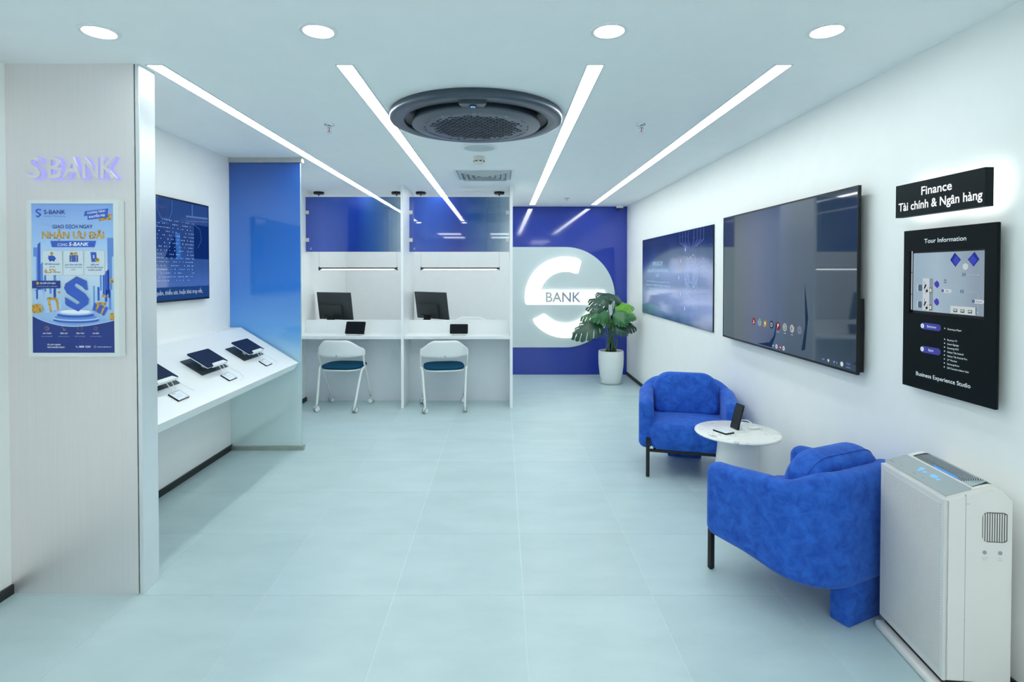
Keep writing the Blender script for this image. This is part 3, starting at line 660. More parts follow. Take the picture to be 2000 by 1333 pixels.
def glow(name, rgb, k=0.8): return light_mat(name, c_(*rgb), k)
dots = glow('video_dots', (185, 220, 255), 1.0); vl = glow('video_lines', (95, 140, 215), 0.7); vd = glow('video_dark', (16, 45, 110), 0.9); vt = glow('video_text', (215, 228, 240), 0.8); vm = glow('video_panel', (65, 125, 215), 0.7)
PS.rect('screen_image', vd, 1.05, 0.30, 1.25, 0.55, 1); PS.poly('screen_image', vd, [(0.70, 0.30), (0.83, 0.30), (0.82, 0.47), (0.78, 0.42)], 1)
PS.poly('screen_image', vm, [(0.835, 0.29), (0.885, 0.29), (0.875, 0.475), (0.815, 0.475)], 1); PS.rect('screen_image', glow('video_caption', (35, 75, 140), 0.8), 0.012, 0.014, 1.25, 0.10, 1)
for i in range(48):
    for j in range(17):
        if random.random() < 0.62: PS.disc('screen_dots', dots, 0.14 + i * 0.0192, 0.145 + j * 0.0255, 0.0024 + random.random() * 0.0018, 2, None, 6)
def lshape(pts, m_=vl, wd=0.004): PS.line('screen_image', m_, pts, wd, 2)
lshape([(0.62, 0.70), (0.62, 0.62), (0.66, 0.56), (0.75, 0.56), (0.785, 0.62), (0.785, 0.695)]); lshape([(0.95, 0.585), (0.97, 0.565), (1.24, 0.585)]); lshape([(0.95, 0.60), (1.24, 0.61)], wd=0.012); lshape([(1.03, 0.60), (1.03, 0.69)], wd=0.010)
lshape([(0.60, 0.50), (0.66, 0.54), (0.74, 0.53)], wd=0.003); lshape([(1.05, 0.55), (1.13, 0.52), (1.15, 0.44), (1.10, 0.38)], wd=0.003)
PS.text('lettering', vt, 'quản, thiếu sót, hoặc khó truy vết,', 0.598, 0.050, 0.028, 0.560, bold=0.0, L=4)
PS.done()

SL = math.hypot(0.477, 0.295); U = Vector((-0.477 / SL, 0, 0.295 / SL)); NN = Vector((0.295 / SL, 0, 0.477 / SL))
t = thing('display_shelf', 'long white sloping display shelf mounted on the left wall', 'shelf', loc=(-2.0, 3.64, 0.8))
bm = NB(); d_ = 0.066; s0 = Vector((-1.703, 0, 0.743))
a = s0; b = s0 + U * SL; c = Vector((XL, 0, b.z)); e = Vector((XL, 0, b.z - 0.075)); f_ = s0 + U * (SL - 0.02) - NN * d_; g = s0 - NN * d_
prof = [(p.x + 2.0, p.z - 0.8) for p in (a, b, c, e, f_, g)]
prism_y(bm, prof, 2.673 - 3.64, 4.618 - 3.64); link('shelf_board', bm, LAM, t)
bm = NB()
for y in (2.95, 3.64, 4.35):
    prism_y(bm, [(XL + 2.0, 0.93 - 0.8), (XL + 2.0, 0.80 - 0.8), (XL + 2.0 + 0.20, 0.85 - 0.8), (XL + 2.0 + 0.11, 0.93 - 0.8)], y - 0.012 - 3.64, y + 0.012 - 3.64)
link('bracket', bm, LAM, t)
SHM = lambda y, s: frame_M(tuple(s0 + U * s + Vector((0, y, 0))), (0, 1, 0), tuple(U))     # local x along the shelf, y up the slope, z off the slope
SD = ('nearest the metal column', 'in the middle of the sloped shelf', 'nearest the blue glass partition')
for k in range(3):
    y0 = 2.888 + 0.567 * k
    o = thing('desk_mat', 'dark grey rectangular mat under the tablet ' + SD[k], 'mat', SHM(y0, 0.205), group='dark mats on the sloped shelf')
    bm = NB(); prism(bm, [(x + 0.166, y + 0.0835) for x, y in rr(0.332, 0.167, 0.008, 3)], 0.0, 0.002); link('mat_sheet', bm, mat('dark_mat', (0.035, 0.05, 0.055), 0.55, var=0.15, scale=3), o)
    t = thing('tablet', 'navy-cased tablet on a raised stand, ' + SD[k], 'tablet', SHM(y0 - 0.008, 0.197), group='navy tablets on the sloped shelf')
    bm = NB(); prism(bm, [(x + 0.125, y + 0.078) for x, y in rr(0.25, 0.156, 0.008, 4)], 0.058, 0.064); link('body', bm, mat('silver_edge', (0.6, 0.65, 0.7), 0.3, metal=0.6), t)
    bm = NB(); prism(bm, [(x + 0.125, y + 0.078) for x, y in rr(0.252, 0.158, 0.009, 4)], 0.064, 0.0705); link('case', bm, NAVY, t)
    bm = NB(); prism(bm, [(0.055, -0.004), (0.235, -0.004), (0.215, 0.020), (0.075, 0.020)], 0.055, 0.072); link('clamp', bm, WPLA, t)
    bm = NB(); tube(bm, [(0.125, 0.075, 0.002), (0.125, 0.075, 0.058)], 0.014, 10); link('stand_post', bm, WPLA, t)
    bm = NB(); tube(bm, [(0.20, 0.015, 0.056), (0.212, -0.02, 0.030), (0.225, -0.045, 0.004)], 0.0022, 6); link('stand_wire', bm, WPLA, t); bm = NB()
    tube(bm, [(0.15, 0.012, 0.056), (0.165, -0.03, 0.030), (0.172, -0.055, 0.004)], 0.0022, 6); link('stand_wire', bm, WPLA, t)
    bm = NB(); tube(bm, [(0.235, 0.03, 0.060), (0.29, 0.02, 0.030), (0.33, -0.03, 0.0035), (0.35, -0.08, 0.0035), (0.32, -0.125, 0.0035), (0.25, -0.14, 0.0035)][: 4 if k == 0 else 6], 0.0018, 6, sm=2); link('charging_cable', bm, WPLA, t)
    o = thing('info_card', 'small black-edged label card in front of the tablet ' + SD[k], 'label card', SHM(3.024 + 0.567 * k, 0.085), group='label cards on the sloped shelf')
    bm = NB(); prism(bm, [(x + 0.053, y + 0.035) for x, y in rr(0.106, 0.070, 0.004, 3)], 0.0, 0.008); link('holder', bm, BLACK, o)
    P2 = Print(o, 0.0078); P2.rect('card_face', PAPER, 0.003, 0.003, 0.103, 0.067, 1)
    P2.rect('printed_lines', INK, 0.012, 0.056, 0.050, 0.0590, 2)
    for q in range(4): P2.rect('printed_lines', GREY, 0.012, 0.046 - q * 0.008, 0.085 - 0.01 * (q % 2), 0.0470 - q * 0.008, 2)
    P2.rect('printed_lines', INK, 0.07, 0.008, 0.095, 0.0100, 2); P2.done()

# tall glass partition
t = thing('glass_partition', 'tall floor-to-ceiling glass partition fading from deep blue to clear frost', 'glass partition', loc=(-1.98, 4.65, 0))
boxo('glass_panel', (XL + 1.98 + 0.001, -1.690 + 1.98, -0.006, 0.006, 0.03, CEIL - 0.03), film_glass('blue_film_on_frosted_glass', 'tall'), t)
boxo('bottom_rail', (XL + 1.98 + 0.001, -1.668 + 1.98, -0.024, 0.024, 0.0, 0.036), STEEL, t, bev=0.002)
boxo('top_rail', (XL + 1.98 + 0.001, -1.668 + 1.98, -0.024, 0.024, CEIL - 0.042, CEIL), STEEL, t, bev=0.002)
boxo('edge_strip', (-1.6895 + 1.98, -1.6865 + 1.98, -0.006, 0.006, 0.036, CEIL - 0.042), mat('glass_edge', (0.45, 0.62, 0.62), 0.15, var=0.02), t)

# ================================================================== SERVICE BOOTHS
for x, lab in ((-1.095, 'tall white partition between the two service counters'), (0.105, 'tall white partition at the right end of the service counters')):
    o = boxo('partition', (x - 0.015, x + 0.015, 6.075, 6.82, 0, CEIL), LAM, bev=0.001); tag(o, lab, 'partition')
for k, (x0, x1) in enumerate(((XL, -1.11), (-1.08, 0.09))):
    side = ('left', 'right')[k]; cx = (x0 + x1) / 2
    t = thing('service_counter', side + ' white service counter with a raised rear ledge', 'counter', loc=(cx, 6.43, 0), group='service counters')
    w2 = (x1 - x0) / 2
    boxo('worktop', (-w2, w2, 6.10 - 6.43, 0.0, 0.759, 0.792), DESK, t, bev=0.0015)
    boxo('front_panel', (-w2, w2, 0.0, 0.018, 0.0, 0.759), mat('pale_lilac_laminate', (0.70, 0.74, 0.78), 0.4, var=0.01), t)
    boxo('ledge', (-w2, w2, 0.0, 0.035, 0.7591, 0.942), LAM, t, bev=0.001)
    t = thing('staff_desk', 'white staff desk behind the ' + side + ' service counter', 'desk', loc=(cx, 6.8, 0))
    boxo('worktop', (-w2, w2, -0.325, 0.28, 0.72, 0.745), DESK, t)
    for s in (-1, 1): boxo('side_panel', (s * (w2 - 0.02) - 0.012, s * (w2 - 0.02) + 0.012, -0.30, 0.26, 0, 0.72), DESK, t)
    t = thing('screen_panel', 'blue film glass screen hung above the ' + side + ' service counter', 'glass screen', loc=(x0, 6.45, 0))
    boxo('glass', (0.004, x1 - x0 - 0.004, -0.005, 0.005, 1.738, 2.376), film_glass('blue_film_on_clear_glass', 'svc'), t)
    for z in (2.195, 1.875):
        boxo('clip', (0.0, 0.042, -0.014, 0.014, z - 0.021, z + 0.021), CLIP, t, bev=0.002)
        boxo('clip', (x1 - x0 - 0.042, x1 - x0, -0.014, 0.014, z - 0.021, z + 0.021), CLIP, t, bev=0.002)
    bm = NB(); v3 = [(0.055, 1.772), (0.062, 1.790), (0.069, 1.772)]
    for a, b in zip(v3, v3[1:] + v3[:1]): tube(bm, [(a[0], -0.0058, a[1]), (b[0], -0.0058, b[1])], 0.0009, 4)
    tube(bm, [(0.052, -0.0058, 1.766), (0.072, -0.0058, 1.766)], 0.001, 4); link('etched_mark', bm, WHT, t)
    # pendant light
    xa, xb = ((-2.185, -1.255), (-0.966, -0.03))[k]
    t = thing('pendant_light', 'thin black linear pendant light hanging behind the ' + side + ' glass screen', 'pendant light', loc=((xa + xb) / 2, 6.62, 0), group='linear pendant lights'); hw = (xb - xa) / 2
    boxo('lamp_body', (-hw + 0.004, hw - 0.004, -0.010, 0.010, 1.541, 1.556), BLACKM, t, bev=0.003)
    boxo('lamp_diffuser', (-hw + 0.035, hw - 0.035, -0.009, 0.009, 1.528, 1.541), light_mat('pendant_glow', (0.86, 1.0, 1.0), 6.0), t)
    for s in (-1, 1):
        bm = NB(); box(bm, s * hw - 0.004, s * hw + 0.004, -0.016, 0.016, 1.522, 1.564); box(bm, s * (hw - 0.012) - 0.012, s * (hw - 0.012) + 0.012, -0.008, 0.008, 1.534, 1.552); link('end_cap', bm, BLACKM, t)
        bm = NB(); tube(bm, [(s * hw, 0, 1.56), (s * hw, 0, CEIL - 0.03)], 0.0016, 5); link('suspension_wire', bm, mat('wire_steel', (0.45, 0.5, 0.5), 0.4, metal=0.6), t)
        bm = NB(); lathe(bm, [(0.0, CEIL), (0.060, CEIL), (0.061, CEIL - 0.004), (0.061, CEIL - 0.024), (0.058, CEIL - 0.027), (0.009, CEIL - 0.028), (0.007, CEIL - 0.044), (0, CEIL - 0.045)], 32, s * hw, 0); auto(link('ceiling_canopy', bm, BLACKM, t))

# monitors seen from behind
def monitor(pl, pr, ztop, h, label):
    pl = Vector((*pl, 0)); pr = Vector((*pr, 0)); d = (pr - pl); wd = d.length; ang = math.atan2(d.y, d.x); c = (pl + pr) / 2
    t = thing('monitor', label, 'monitor', loc=(c.x, c.y, 0.745), rz=ang, group='monitors on the staff desks')
    T = Matrix.Translation((0, 0, ztop - 0.745)) @ Matrix.Rotation(math.radians(9), 4, 'X')
    def part(name, dims, m_, bev=0.002):
        bm = NB(); box(bm, *dims, bev=bev); bmesh.ops.transform(bm, matrix=T, verts=bm.verts[:]); return link(name, bm, m_, t)
    part('rear_shell', (-wd / 2, wd / 2, 0.0, 0.012, -h, 0.0), DARKG)
    part('screen', (-wd / 2 + 0.006, wd / 2 - 0.006, 0.012, 0.0135, -h + 0.012, -0.006), light_mat('monitor_glow', (0.75, 0.9, 1.0), 0.8), 0)
    part('rear_housing', (-wd * 0.40, wd * 0.22, -0.026, 0.0, -h + 0.012, -h * 0.45), DARKG, 0.004)
    part('ports', (-wd * 0.30, -wd * 0.22, -0.0275, -0.0255, -h + 0.045, -h + 0.065), BLACK, 0)
    bm = NB(); box(bm, -0.05, 0.05, -0.055, -0.03, 0.012, 0.24, bev=0.004); link('stand_neck', bm, BLACK, t)
    bm = NB(); box(bm, -0.11, 0.11, -0.10, 0.09, 0.0, 0.012, bev=0.004); link('stand_base', bm, BLACK, t)
    bm = NB(); tube(bm, [(0.02, -0.055, 0.20), (-0.06, -0.07, 0.17), (-0.09, -0.10, 0.10), (-0.08, -0.12, 0.02)], 0.004, 6, sm=2); link('cable', bm, BLACK, t)
monitor((-2.262, 6.75), (-1.797, 6.555), 1.256, 0.335, 'black monitor seen from behind over the left service counter')
monitor((-1.10, 6.95), (-0.668, 6.60), 1.256, 0.335, 'black monitor seen from behind over the right service counter')

def counter_tablet(x, y, w_, h_, rz, tilt, label):
    t = thing('tablet_stand', label, 'tablet', loc=(x, y, 0.792), rz=rz, group='tablets on the service counters')
    bm = NB(); box(bm, -w_ * 0.38, w_ * 0.38, -0.06, 0.06, 0.003, 0.010, bev=0.002); link('dock_base', bm, WPLA, t)
    bm = NB(); box(bm, -w_ * 0.385, w_ * 0.385, -0.062, 0.06, 0.0, 0.003); link('rubber_pad', bm, BLACK, t)
    T = Matrix.Translation((0, -0.025, 0.012)) @ Matrix.Rotation(tilt, 4, 'X')
    bm = NB(); pr = [(a, b + h_ / 2) for a, b in rr(w_, h_, 0.012, 4)]
    R = Matrix.Rotation(PI / 2, 4, 'X')
    prism(bm, pr, -0.004, 0.004); bmesh.ops.transform(bm, matrix=T @ R, verts=bm.verts[:]); link('case', bm, BLACK, t)
    bm = NB(); box(bm, -w_ / 2 + 0.008, w_ / 2 - 0.008, 0.008, h_ - 0.008, 0.004, 0.0048); bmesh.ops.transform(bm, matrix=T @ R, verts=bm.verts[:]); link('screen', bm, mat('dark_screen_glass', (0.004, 0.007, 0.010), 0.5, spec=0.12, var=0.05), t)
    bm = NB(); box(bm, -0.03, 0.03, 0.02, 0.03, 0.01, h_ * 0.6); link('support', bm, WPLA, t)
    for s in (-1, 1): boxo('side_button', (s * w_ * 0.28 - 0.012, s * w_ * 0.28 + 0.012, -0.055, -0.045, 0.010, 0.0115), GREY, t)
counter_tablet(-1.655, 6.24, 0.228, 0.145, math.radians(-8), math.radians(-22), 'larger black tablet tilted on a dock on the left service counter')
counter_tablet(-0.485, 6.26, 0.205, 0.112, 0.0, math.radians(-18), 'smaller black tablet on a white dock on the right service counter')

# ================================================================== TASK CHAIRS
SEATB = mat('teal_blue_fabric', (0.004, 0.062, 0.125), 0.9, var=0.12, scale=40, bump=0.3, bscale=400, spec=0.15)
def seat_pad(bm, z0, z1, grow=0.0):
    pts = []
    for i in range(40):
        a = 2 * PI * i / 40; c, s = math.cos(a), math.sin(a)
        x = 0.225 * abs(c) ** 0.62 * (1 if c > 0 else -1); y = 0.215 * abs(s) ** 0.62 * (1 if s > 0 else -1)
        pts.append((x * (1 + grow), y * (1 + grow) + 0.035))
    rings = []
    for q in range(7):
        ph = -PI / 2 + PI * q / 6; k = 1 - 0.08 * (1 - math.cos(ph)); rings.append([((x) * k, (y - 0.035) * k + 0.035, (z0 + z1) / 2 + (z1 - z0) / 2 * math.sin(ph)) for x, y in pts])
    rings.append([(x * 0.5, (y - 0.035) * 0.5 + 0.035, z1 + 0.006) for x, y in pts])
    loft(bm, rings)
def task_chair(label, loc, rz, grp='white task chairs on castors'):
    t = thing('task_chair', label, 'chair', loc=loc, rz=rz, group=grp)
    bm = NB(); seat_pad(bm, 0.446, 0.482); link('seat', bm, SEATB, t, smooth=True)
    bm = NB(); seat_pad(bm, 0.428, 0.447, -0.01); link('seat_pan', bm, WCOAT, t, smooth=True)
    bm = NB(); n, q = 32, 8; fr, bk = [], []
    for i in range(n + 1):
        s = -1 + 2 * i / n; a = abs(s)
        th = s * 1.30; x = 0.262 * math.sin(th) / math.sin(1.30); y = -0.185 + 0.155 * (1 - math.cos(th)) / (1 - math.cos(1.30))
        if a < 0.30: zt = 0.770
        else: u = min(1, (a - 0.30) / 0.58); zt = 0.770 - 0.088 * (u * u * (3 - 2 * u)) - 0.015 * max(0, a - 0.8) / 0.2
        zb = 0.578 + 0.012 * a * a
        if a > 0.9: k = (a - 0.9) / 0.1; zt -= 0.018 * k * k; zb += 0.012 * k * k
        colf, colb = [], []
        for j in range(q + 1):
            z = zb + (zt - zb) * j / q; lean = -0.03 * (z - 0.58) / 0.19; tk = 0.0055 * math.sqrt(max(0, 1 - (2 * j / q - 1) ** 6)) + 0.001
            nx, ny = math.sin(th) * 0.9, -1.0; l = math.hypot(nx, ny); nx, ny = nx / l, ny / l
            colf.append(bm.verts.new((x + nx * tk, y + lean + ny * tk, z))); colb.append(bm.verts.new((x - nx * tk, y + lean - ny * tk, z)))
        fr.append(colf); bk.append(colb)
    for i in range(n):
        for j in range(q):
            bm.faces.new((fr[i][j], fr[i + 1][j], fr[i + 1][j + 1], fr[i][j + 1])); bm.faces.new((bk[i + 1][j], bk[i][j], bk[i][j + 1], bk[i + 1][j + 1]))
        bm.faces.new((fr[i][q], fr[i + 1][q], bk[i + 1][q], bk[i][q])); bm.faces.new((fr[i + 1][0], fr[i][0], bk[i][0], bk[i + 1][0]))
    for i in (0, n):
        for j in range(q): bm.faces.new((fr[i][j], fr[i][j + 1], bk[i][j + 1], bk[i][j]) if i == 0 else (fr[i][j + 1], fr[i][j], bk[i][j], bk[i][j + 1]))
    link('backrest', bm, WPLA, t, smooth=True)
    boxo('maker_tag', (-0.008, 0.010, -0.200, -0.1885, 0.588, 0.606), GREY, t)
    for s in (-1, 1):
        bm = NB(); tube(bm, [(s * 0.252, -0.075, 0.625), (s * 0.250, -0.035, 0.50), (s * 0.246, 0.02, 0.43), (s * 0.235, 0.215, 0.082)], 0.0105, 8, sm=1); link('front_leg', bm, WCOAT, t, smooth=True)
        bm = NB(); tube(bm, [(s * 0.249, -0.005, 0.455), (s * 0.245, -0.050, 0.455), (s * 0.235, -0.085, 0.425), (s * 0.212, -0.215, 0.082)], 0.0125, 8, sm=2); link('rear_leg', bm, WCOAT, t, smooth=True)
        for (cx, cy, ca) in ((s * 0.235, 0.222, 0.5 + s), (s * 0.212, -0.222, -0.4 + 0.3 * s)):
            e = NB(); tube(e, [(cx, cy, 0.085), (cx, cy, 0.055)], 0.011, 8); R = Matrix.Rotation(ca, 4, 'Z'); T = Matrix.Translation((cx, cy, 0.031)) @ R
            b2 = NB(); box(b2, -0.007, 0.007, -0.030, 0.028, -0.004, 0.030, bev=0.004); bmesh.ops.transform(b2, matrix=T, verts=b2.verts[:]); me = bpy.data.meshes.new('q'); b2.to_mesh(me); b2.free(); e.from_mesh(me); bpy.data.meshes.remove(me)
            ho = link('caster', e, WPLA, t)
            for ws_ in (-1, 1):
                b2 = NB(); lathe(b2, [(0.0, -0.006), (0.026, -0.006), (0.031, -0.004), (0.031, 0.005), (0.026, 0.007), (0.0, 0.007)], 20)
                for f in b2.faces:
                    if f.calc_center_median().xy.length > 0.027: f.material_index = 1
                bmesh.ops.transform(b2, matrix=T @ Matrix.Translation((0.0155 * ws_, 0, 0)) @ Matrix.Rotation(PI / 2, 4, 'Y'), verts=b2.verts[:]); bmesh.ops.translate(b2, vec=(0, 0, 0.0005), verts=b2.verts[:])
                link('wheel', b2, None, ho, mats=[WPLA, GREY])
    bm = NB(); tube(bm, [(-0.245, 0.0, 0.437), (0.245, 0.0, 0.437)], 0.009, 8); link('cross_bar', bm, WCOAT, t, smooth=True)
    return t
task_chair('white task chair with a teal seat at the left service counter', (-1.755, 6.115, 0), math.radians(-6))
task_chair('white task chair with a teal seat at the right service counter', (-0.637, 6.085, 0), math.radians(9))
c3 = task_chair('white chair behind the right service counter, only its back showing', (-0.42, 7.30, 0), math.radians(180), 'staff chair'); c3.scale = (1.12, 1.12, 1.165)

# ================================================================== S LOGO SIGN ON THE BLUE WALL
SX, SZ, SY = 0.926, 1.134, YB - 0.022
M = frame_M((SX, SY, SZ), (1, 0, 0), (0, 0, 1))
t = thing('logo_sign', 'large white S logo sign reading BANK on a pale round-ended board', 'sign', M)
bm = NB(); pts = [(0.155 - SX, -0.733), (0, -0.733)] + [(0.725 * math.sin(a), -0.733 * math.cos(a)) for a in [PI * k / 48 for k in range(1, 48)]] + [(0, 0.733), (0.155 - SX, 0.733)]
prism(bm, pts, 0.0, 0.018); link('backboard', bm, mat('pale_sign_board', (0.61, 0.71, 0.72), 0.4, var=0.01), t)
SW = light_mat('logo_glow', (0.93, 1.0, 1.0), 1.5)
Ro, Ri = 0.592, 0.372
def arc_pts(r, a0, a1, n): return [(r * math.cos(math.radians(a0 + (a1 - a0) * k / n)), r * math.sin(math.radians(a0 + (a1 - a0) * k / n))) for k in range(n + 1)]
yt, yb = 0.110, -0.108
def strip_between(bm, A, B, z0, z1):
    rings = [[(a[0], a[1], z0), (b[0], b[1], z0), (b[0], b[1], z1), (a[0], a[1], z1)] for a, b in zip(A, B)]; loft(bm, rings)
bm = NB(); z0, z1 = 0.030, 0.055
n = 40; ao = math.degrees(math.asin(yt / Ro)); ai = math.degrees(math.asin(yt / Ri))
A = arc_pts(Ro, 180 - ao, 66, n); B = arc_pts(Ri, 180 - ai, 62, n)
A2 = list(A); 
for k in range(n - 3, n + 1):         # rounded end of the top arm
    q = (k - (n - 3)) / 3; c = math.radians(64); d = 0.022 * q * q
    A2[k] = (A[k][0] - d * math.cos(c) + 0.0, A[k][1] - d * math.sin(c)); B[k] = (B[k][0] + d * math.cos(c), B[k][1] + d * math.sin(c))
strip_between(bm, A2, B, z0, z1)
bo = math.degrees(math.asin(-yb / Ro)); bi = math.degrees(math.asin(-yb / Ri))
A = arc_pts(Ro, -bo, -146, n); B = arc_pts(Ri, -bi, -143, n)
for k in range(n - 3, n + 1):
    q = (k - (n - 3)) / 3; c = math.radians(-145); d = 0.022 * q * q
    A[k] = (A[k][0] - d * math.cos(c), A[k][1] - d * math.sin(c)); B[k] = (B[k][0] + d * math.cos(c), B[k][1] + d * math.sin(c))
strip_between(bm, A, B, z0, z1)
bar = [(-0.55, yb), (0.56, yb), (0.583, yb)] + [(Ro * math.cos(math.radians(a)), Ro * math.sin(math.radians(a))) for a in (-8, -4, 0, 4)] + [(0.580, 0.080), (0.568, 0.100), (0.55, yt), (-0.55, yt), (-Ro * math.cos(math.radians(ao)), yt)] + [(-Ro * math.cos(math.radians(a)), Ro * math.sin(math.radians(a))) for a in (6, 2, -2, -6)] + [(-0.583, yb + 0.022), (-0.572, yb + 0.006)]
prism(bm, bar, z0, z1)
link('s_letter', bm, SW, t)
bm = NB()
for sx, sz in ((-0.45, 0), (0.45, 0), (0, 0.48), (0, -0.48), (-0.2, 0.44), (0.3, -0.38)): tube(bm, [(sx, sz, 0.018), (sx, sz, 0.030)], 0.01, 8)
link('standoff', bm, STEEL, t)
gm = gradient_mat('bank_lettering', [(0, (0.50, 0.58, 0.60)), (0.5, (0.30, 0.36, 0.42)), (1, (0.30, 0.36, 0.55))], 0, -0.26, 0.24, rough=0.4)
bm = NB(); put_text(bm, 'BANK', 0.661 - 0.02 - SX, -0.066, 0.138, 0.508, 'L', 0.014, z1, depth=0.001); link('lettering', bm, gm, t)

# ================================================================== RIGHT WALL
M = frame_M((XR - 0.012, 7.15, 0.98), (0, -1, 0), (0, 0, 1))
t = thing('wall_display', 'wide frameless display on the right wall showing a glowing circuit brain', 'display', M)
boxo('panel', (0, 2.392, 0, 0.932, -0.011, -0.0005), BLACK, t)
bgd = bpy.data.materials.new('brain_background'); bgd.use_nodes = True; nt = bgd.node_tree; b = nt.nodes['Principled BSDF']
cr, tc = ramp_nodes(nt, [(0.0, c_(35, 75, 120)), (0.10, c_(60, 95, 150)), (0.22, c_(125, 150, 205)), (0.38, c_(150, 172, 228)), (0.52, c_(105, 130, 185)), (0.66, c_(135, 158, 215)), (0.80, c_(55, 85, 140)), (1.0, c_(15, 40, 85))], 1, 0.0, 0.93, 0.18, 2.2)
c2, _ = ramp_nodes(nt, [(0.0, (0.25, 0.35, 0.40)), (0.3, (0.75, 0.8, 0.8)), (0.55, (1, 1, 1)), (1.0, (0.9, 0.92, 0.95))], 0, 0.0, 2.39, 0.3, 2.0)
mx = nt.nodes.new('ShaderNodeMix'); mx.data_type = 'RGBA'; mx.blend_type = 'MULTIPLY'; mx.inputs[0].default_value = 1.0
nt.links.new(cr.outputs[0], mx.inputs[6]); nt.links.new(c2.outputs[0], mx.inputs[7]); nt.links.new(mx.outputs[2], b.inputs['Emission Color'])
b.inputs['Emission Strength'].default_value = 0.75; b.inputs['Base Color'].default_value = (0.01, 0.01, 0.015, 1); b.inputs['Roughness'].default_value = 0.12
PS = Print(t, 0.0); PS.rect('screen', bgd, 0.003, 0.003, 2.389, 0.929, 0)
bc = glow('brain_lines', (175, 205, 255), 1.0); bc2 = glow('circuit_lines', (125, 150, 230), 0.9); tx = glow('display_text', (170, 215, 245), 0.95)
PS.text('lettering', tx, 'SAMSUNG IDP', 0.69, 0.597, 0.048, 0.42, 'C', bold=0.0); PS.text('lettering', tx, 'INTELLIGENT DOCUMENT PROCESSING', 0.69, 0.520, 0.036, 0.86, 'C', bold=0.0); PS.text('lettering', tx, 'S-IDP', 0.69, 0.466, 0.036, 0.14, 'C')
for i, (s, w_) in enumerate((('S-IDP will leverage AI based on the needs to automate document', 0.95), ('classification, data extraction, processing of structured and', 1.0), ('unstructured documents across business', 0.73), ('systems with high accuracy', 0.63))):
    PS.text('lettering', tx, s, 0.69, 0.402 - 0.042 * i, 0.017, w_, 'C')
cx = 1.835
for s in (-1, 1):
    for k in range(7):                                    # nested brain folds, mirrored
        a = 0.172 - 0.022 * k; h1 = 0.205 - 0.022 * k; p = []
        for q in range(17):
            th = PI / 2 - PI * q / 16; wob = 1 + 0.07 * math.sin(7 * th + k * 1.7)
            p.append((cx + s * (0.012 + a * math.cos(th) * wob), 0.485 + h1 * math.sin(th) * wob))
        i0 = random.randint(0, 3); i1 = random.randint(12, 16)
        PS.line('screen_brain', bc, p[i0:i1], 0.0042, 1)
        for q in (i0, i1, (i0 + i1) // 2): PS.disc('screen_brain', bc, *p[min(q, 16)], 0.0075, 2, None, 8)
    for k in range(5):
        x = cx + s * (0.02 + 0.03 * k); PS.line('screen_brain', bc, [(x, 0.28 - 0.012 * k), (x, 0.22 + 0.01 * k), (x + s * 0.025, 0.19 + 0.01 * k), (x + s * 0.025, 0.17)], 0.0035, 1)
    for k in range(4):
        x = cx + s * (0.03 + 0.035 * k); PS.line('circuit', bc2, [(x, 0.70), (x, 0.76), (x + s * 0.05 * (k + 1), 0.82), (x + s * 0.05 * (k + 1), 0.925)], 0.0045, 1)
        PS.line('circuit', bc2, [(cx + s * 0.02 * k, 0.17), (cx + s * 0.02 * k, 0.13), (cx + s * (0.05 + 0.04 * k), 0.09), (cx + s * (0.05 + 0.04 * k), 0.03 + 0.01 * k)], 0.0030, 1)
for k in range(9):
    y = 0.62 - 0.045 * k; x1 = 2.10 + random.random() * 0.25
    PS.line('circuit', bc2, [(2.02, y), (2.06, y), (2.09, y + 0.02), (x1, y + 0.02)], 0.003, 1); PS.disc('circuit', bc, x1, y + 0.02, 0.006, 2, None, 8)
for k in range(22): PS.disc('circuit', bc2, random.uniform(1.5, 2.36), random.uniform(0.1, 0.9), 0.004, 1, None, 6)
for (x, y) in ((1.671, 0.747), (1.536, 0.637), (1.472, 0.465), (1.533, 0.30), (1.662, 0.162)):
    PS.item(); PS.ring('icon', bc2, x, y, 0.042, 0.003, 1); PS.rect('icon', bc, x - 0.012, y - 0.02, x + 0.012, y + 0.012, 2, r=0.005); PS.ring('icon', bc, x, y + 0.016, 0.009, 0.003, 2, 10)
PS.done()

TX, TY, TZ = 1.772, 4.425, 0.986
M = frame_M((TX, TY, TZ), (0, -1, 0), (0, 0, 1))
t = thing('television', 'very large wall-mounted television above the armchairs with a row of app icons', 'television', M)
bm = NB()
for (a, b, c, d) in ((0, 1.672, 0, 0.012), (0, 1.672, 0.937, 0.947), (0, 0.006, 0.012, 0.937), (1.666, 1.672, 0.012, 0.937)): box(bm, a, b, c, d, -0.015, 0.001)
link('bezel', bm, BLACK, t)
boxo('rear_shell', (0.003, 1.669, 0.003, 0.944, -0.016, -0.001), BLACK, t)
boxo('rear_housing', (0.15, 1.655, 0.01, 0.38, -0.046, -0.016), BLACK, t); boxo('wall_bracket', (0.55, 1.12, 0.25, 0.7, -0.057, -0.016), BLACKM, t)
wall = bpy.data.materials.new('television_wallpaper'); wall.use_nodes = True; nt = wall.node_tree; b = nt.nodes['Principled BSDF']
cr, tc = ramp_nodes(nt, [(0.0, c_(62, 80, 96)), (0.25, c_(76, 88, 104)), (0.45, c_(88, 102, 155)), (0.60, c_(58, 88, 150)), (0.72, c_(45, 75, 115)), (1.0, c_(45, 68, 92))], 0, 0.0, 1.67, 0.35, 1.4)
nt.links.new(cr.outputs[0], b.inputs['Emission Color']); b.inputs['Emission Strength'].default_value = 0.46
b.inputs['Base Color'].default_value = (0.012, 0.014, 0.018, 1); b.inputs['Roughness'].default_value = 0.04; b.inputs['Coat Weight'].default_value = 0.4
PS = Print(t, -0.0005); PS.rect('screen', wall, 0.006, 0.012, 1.666, 0.937, 0)
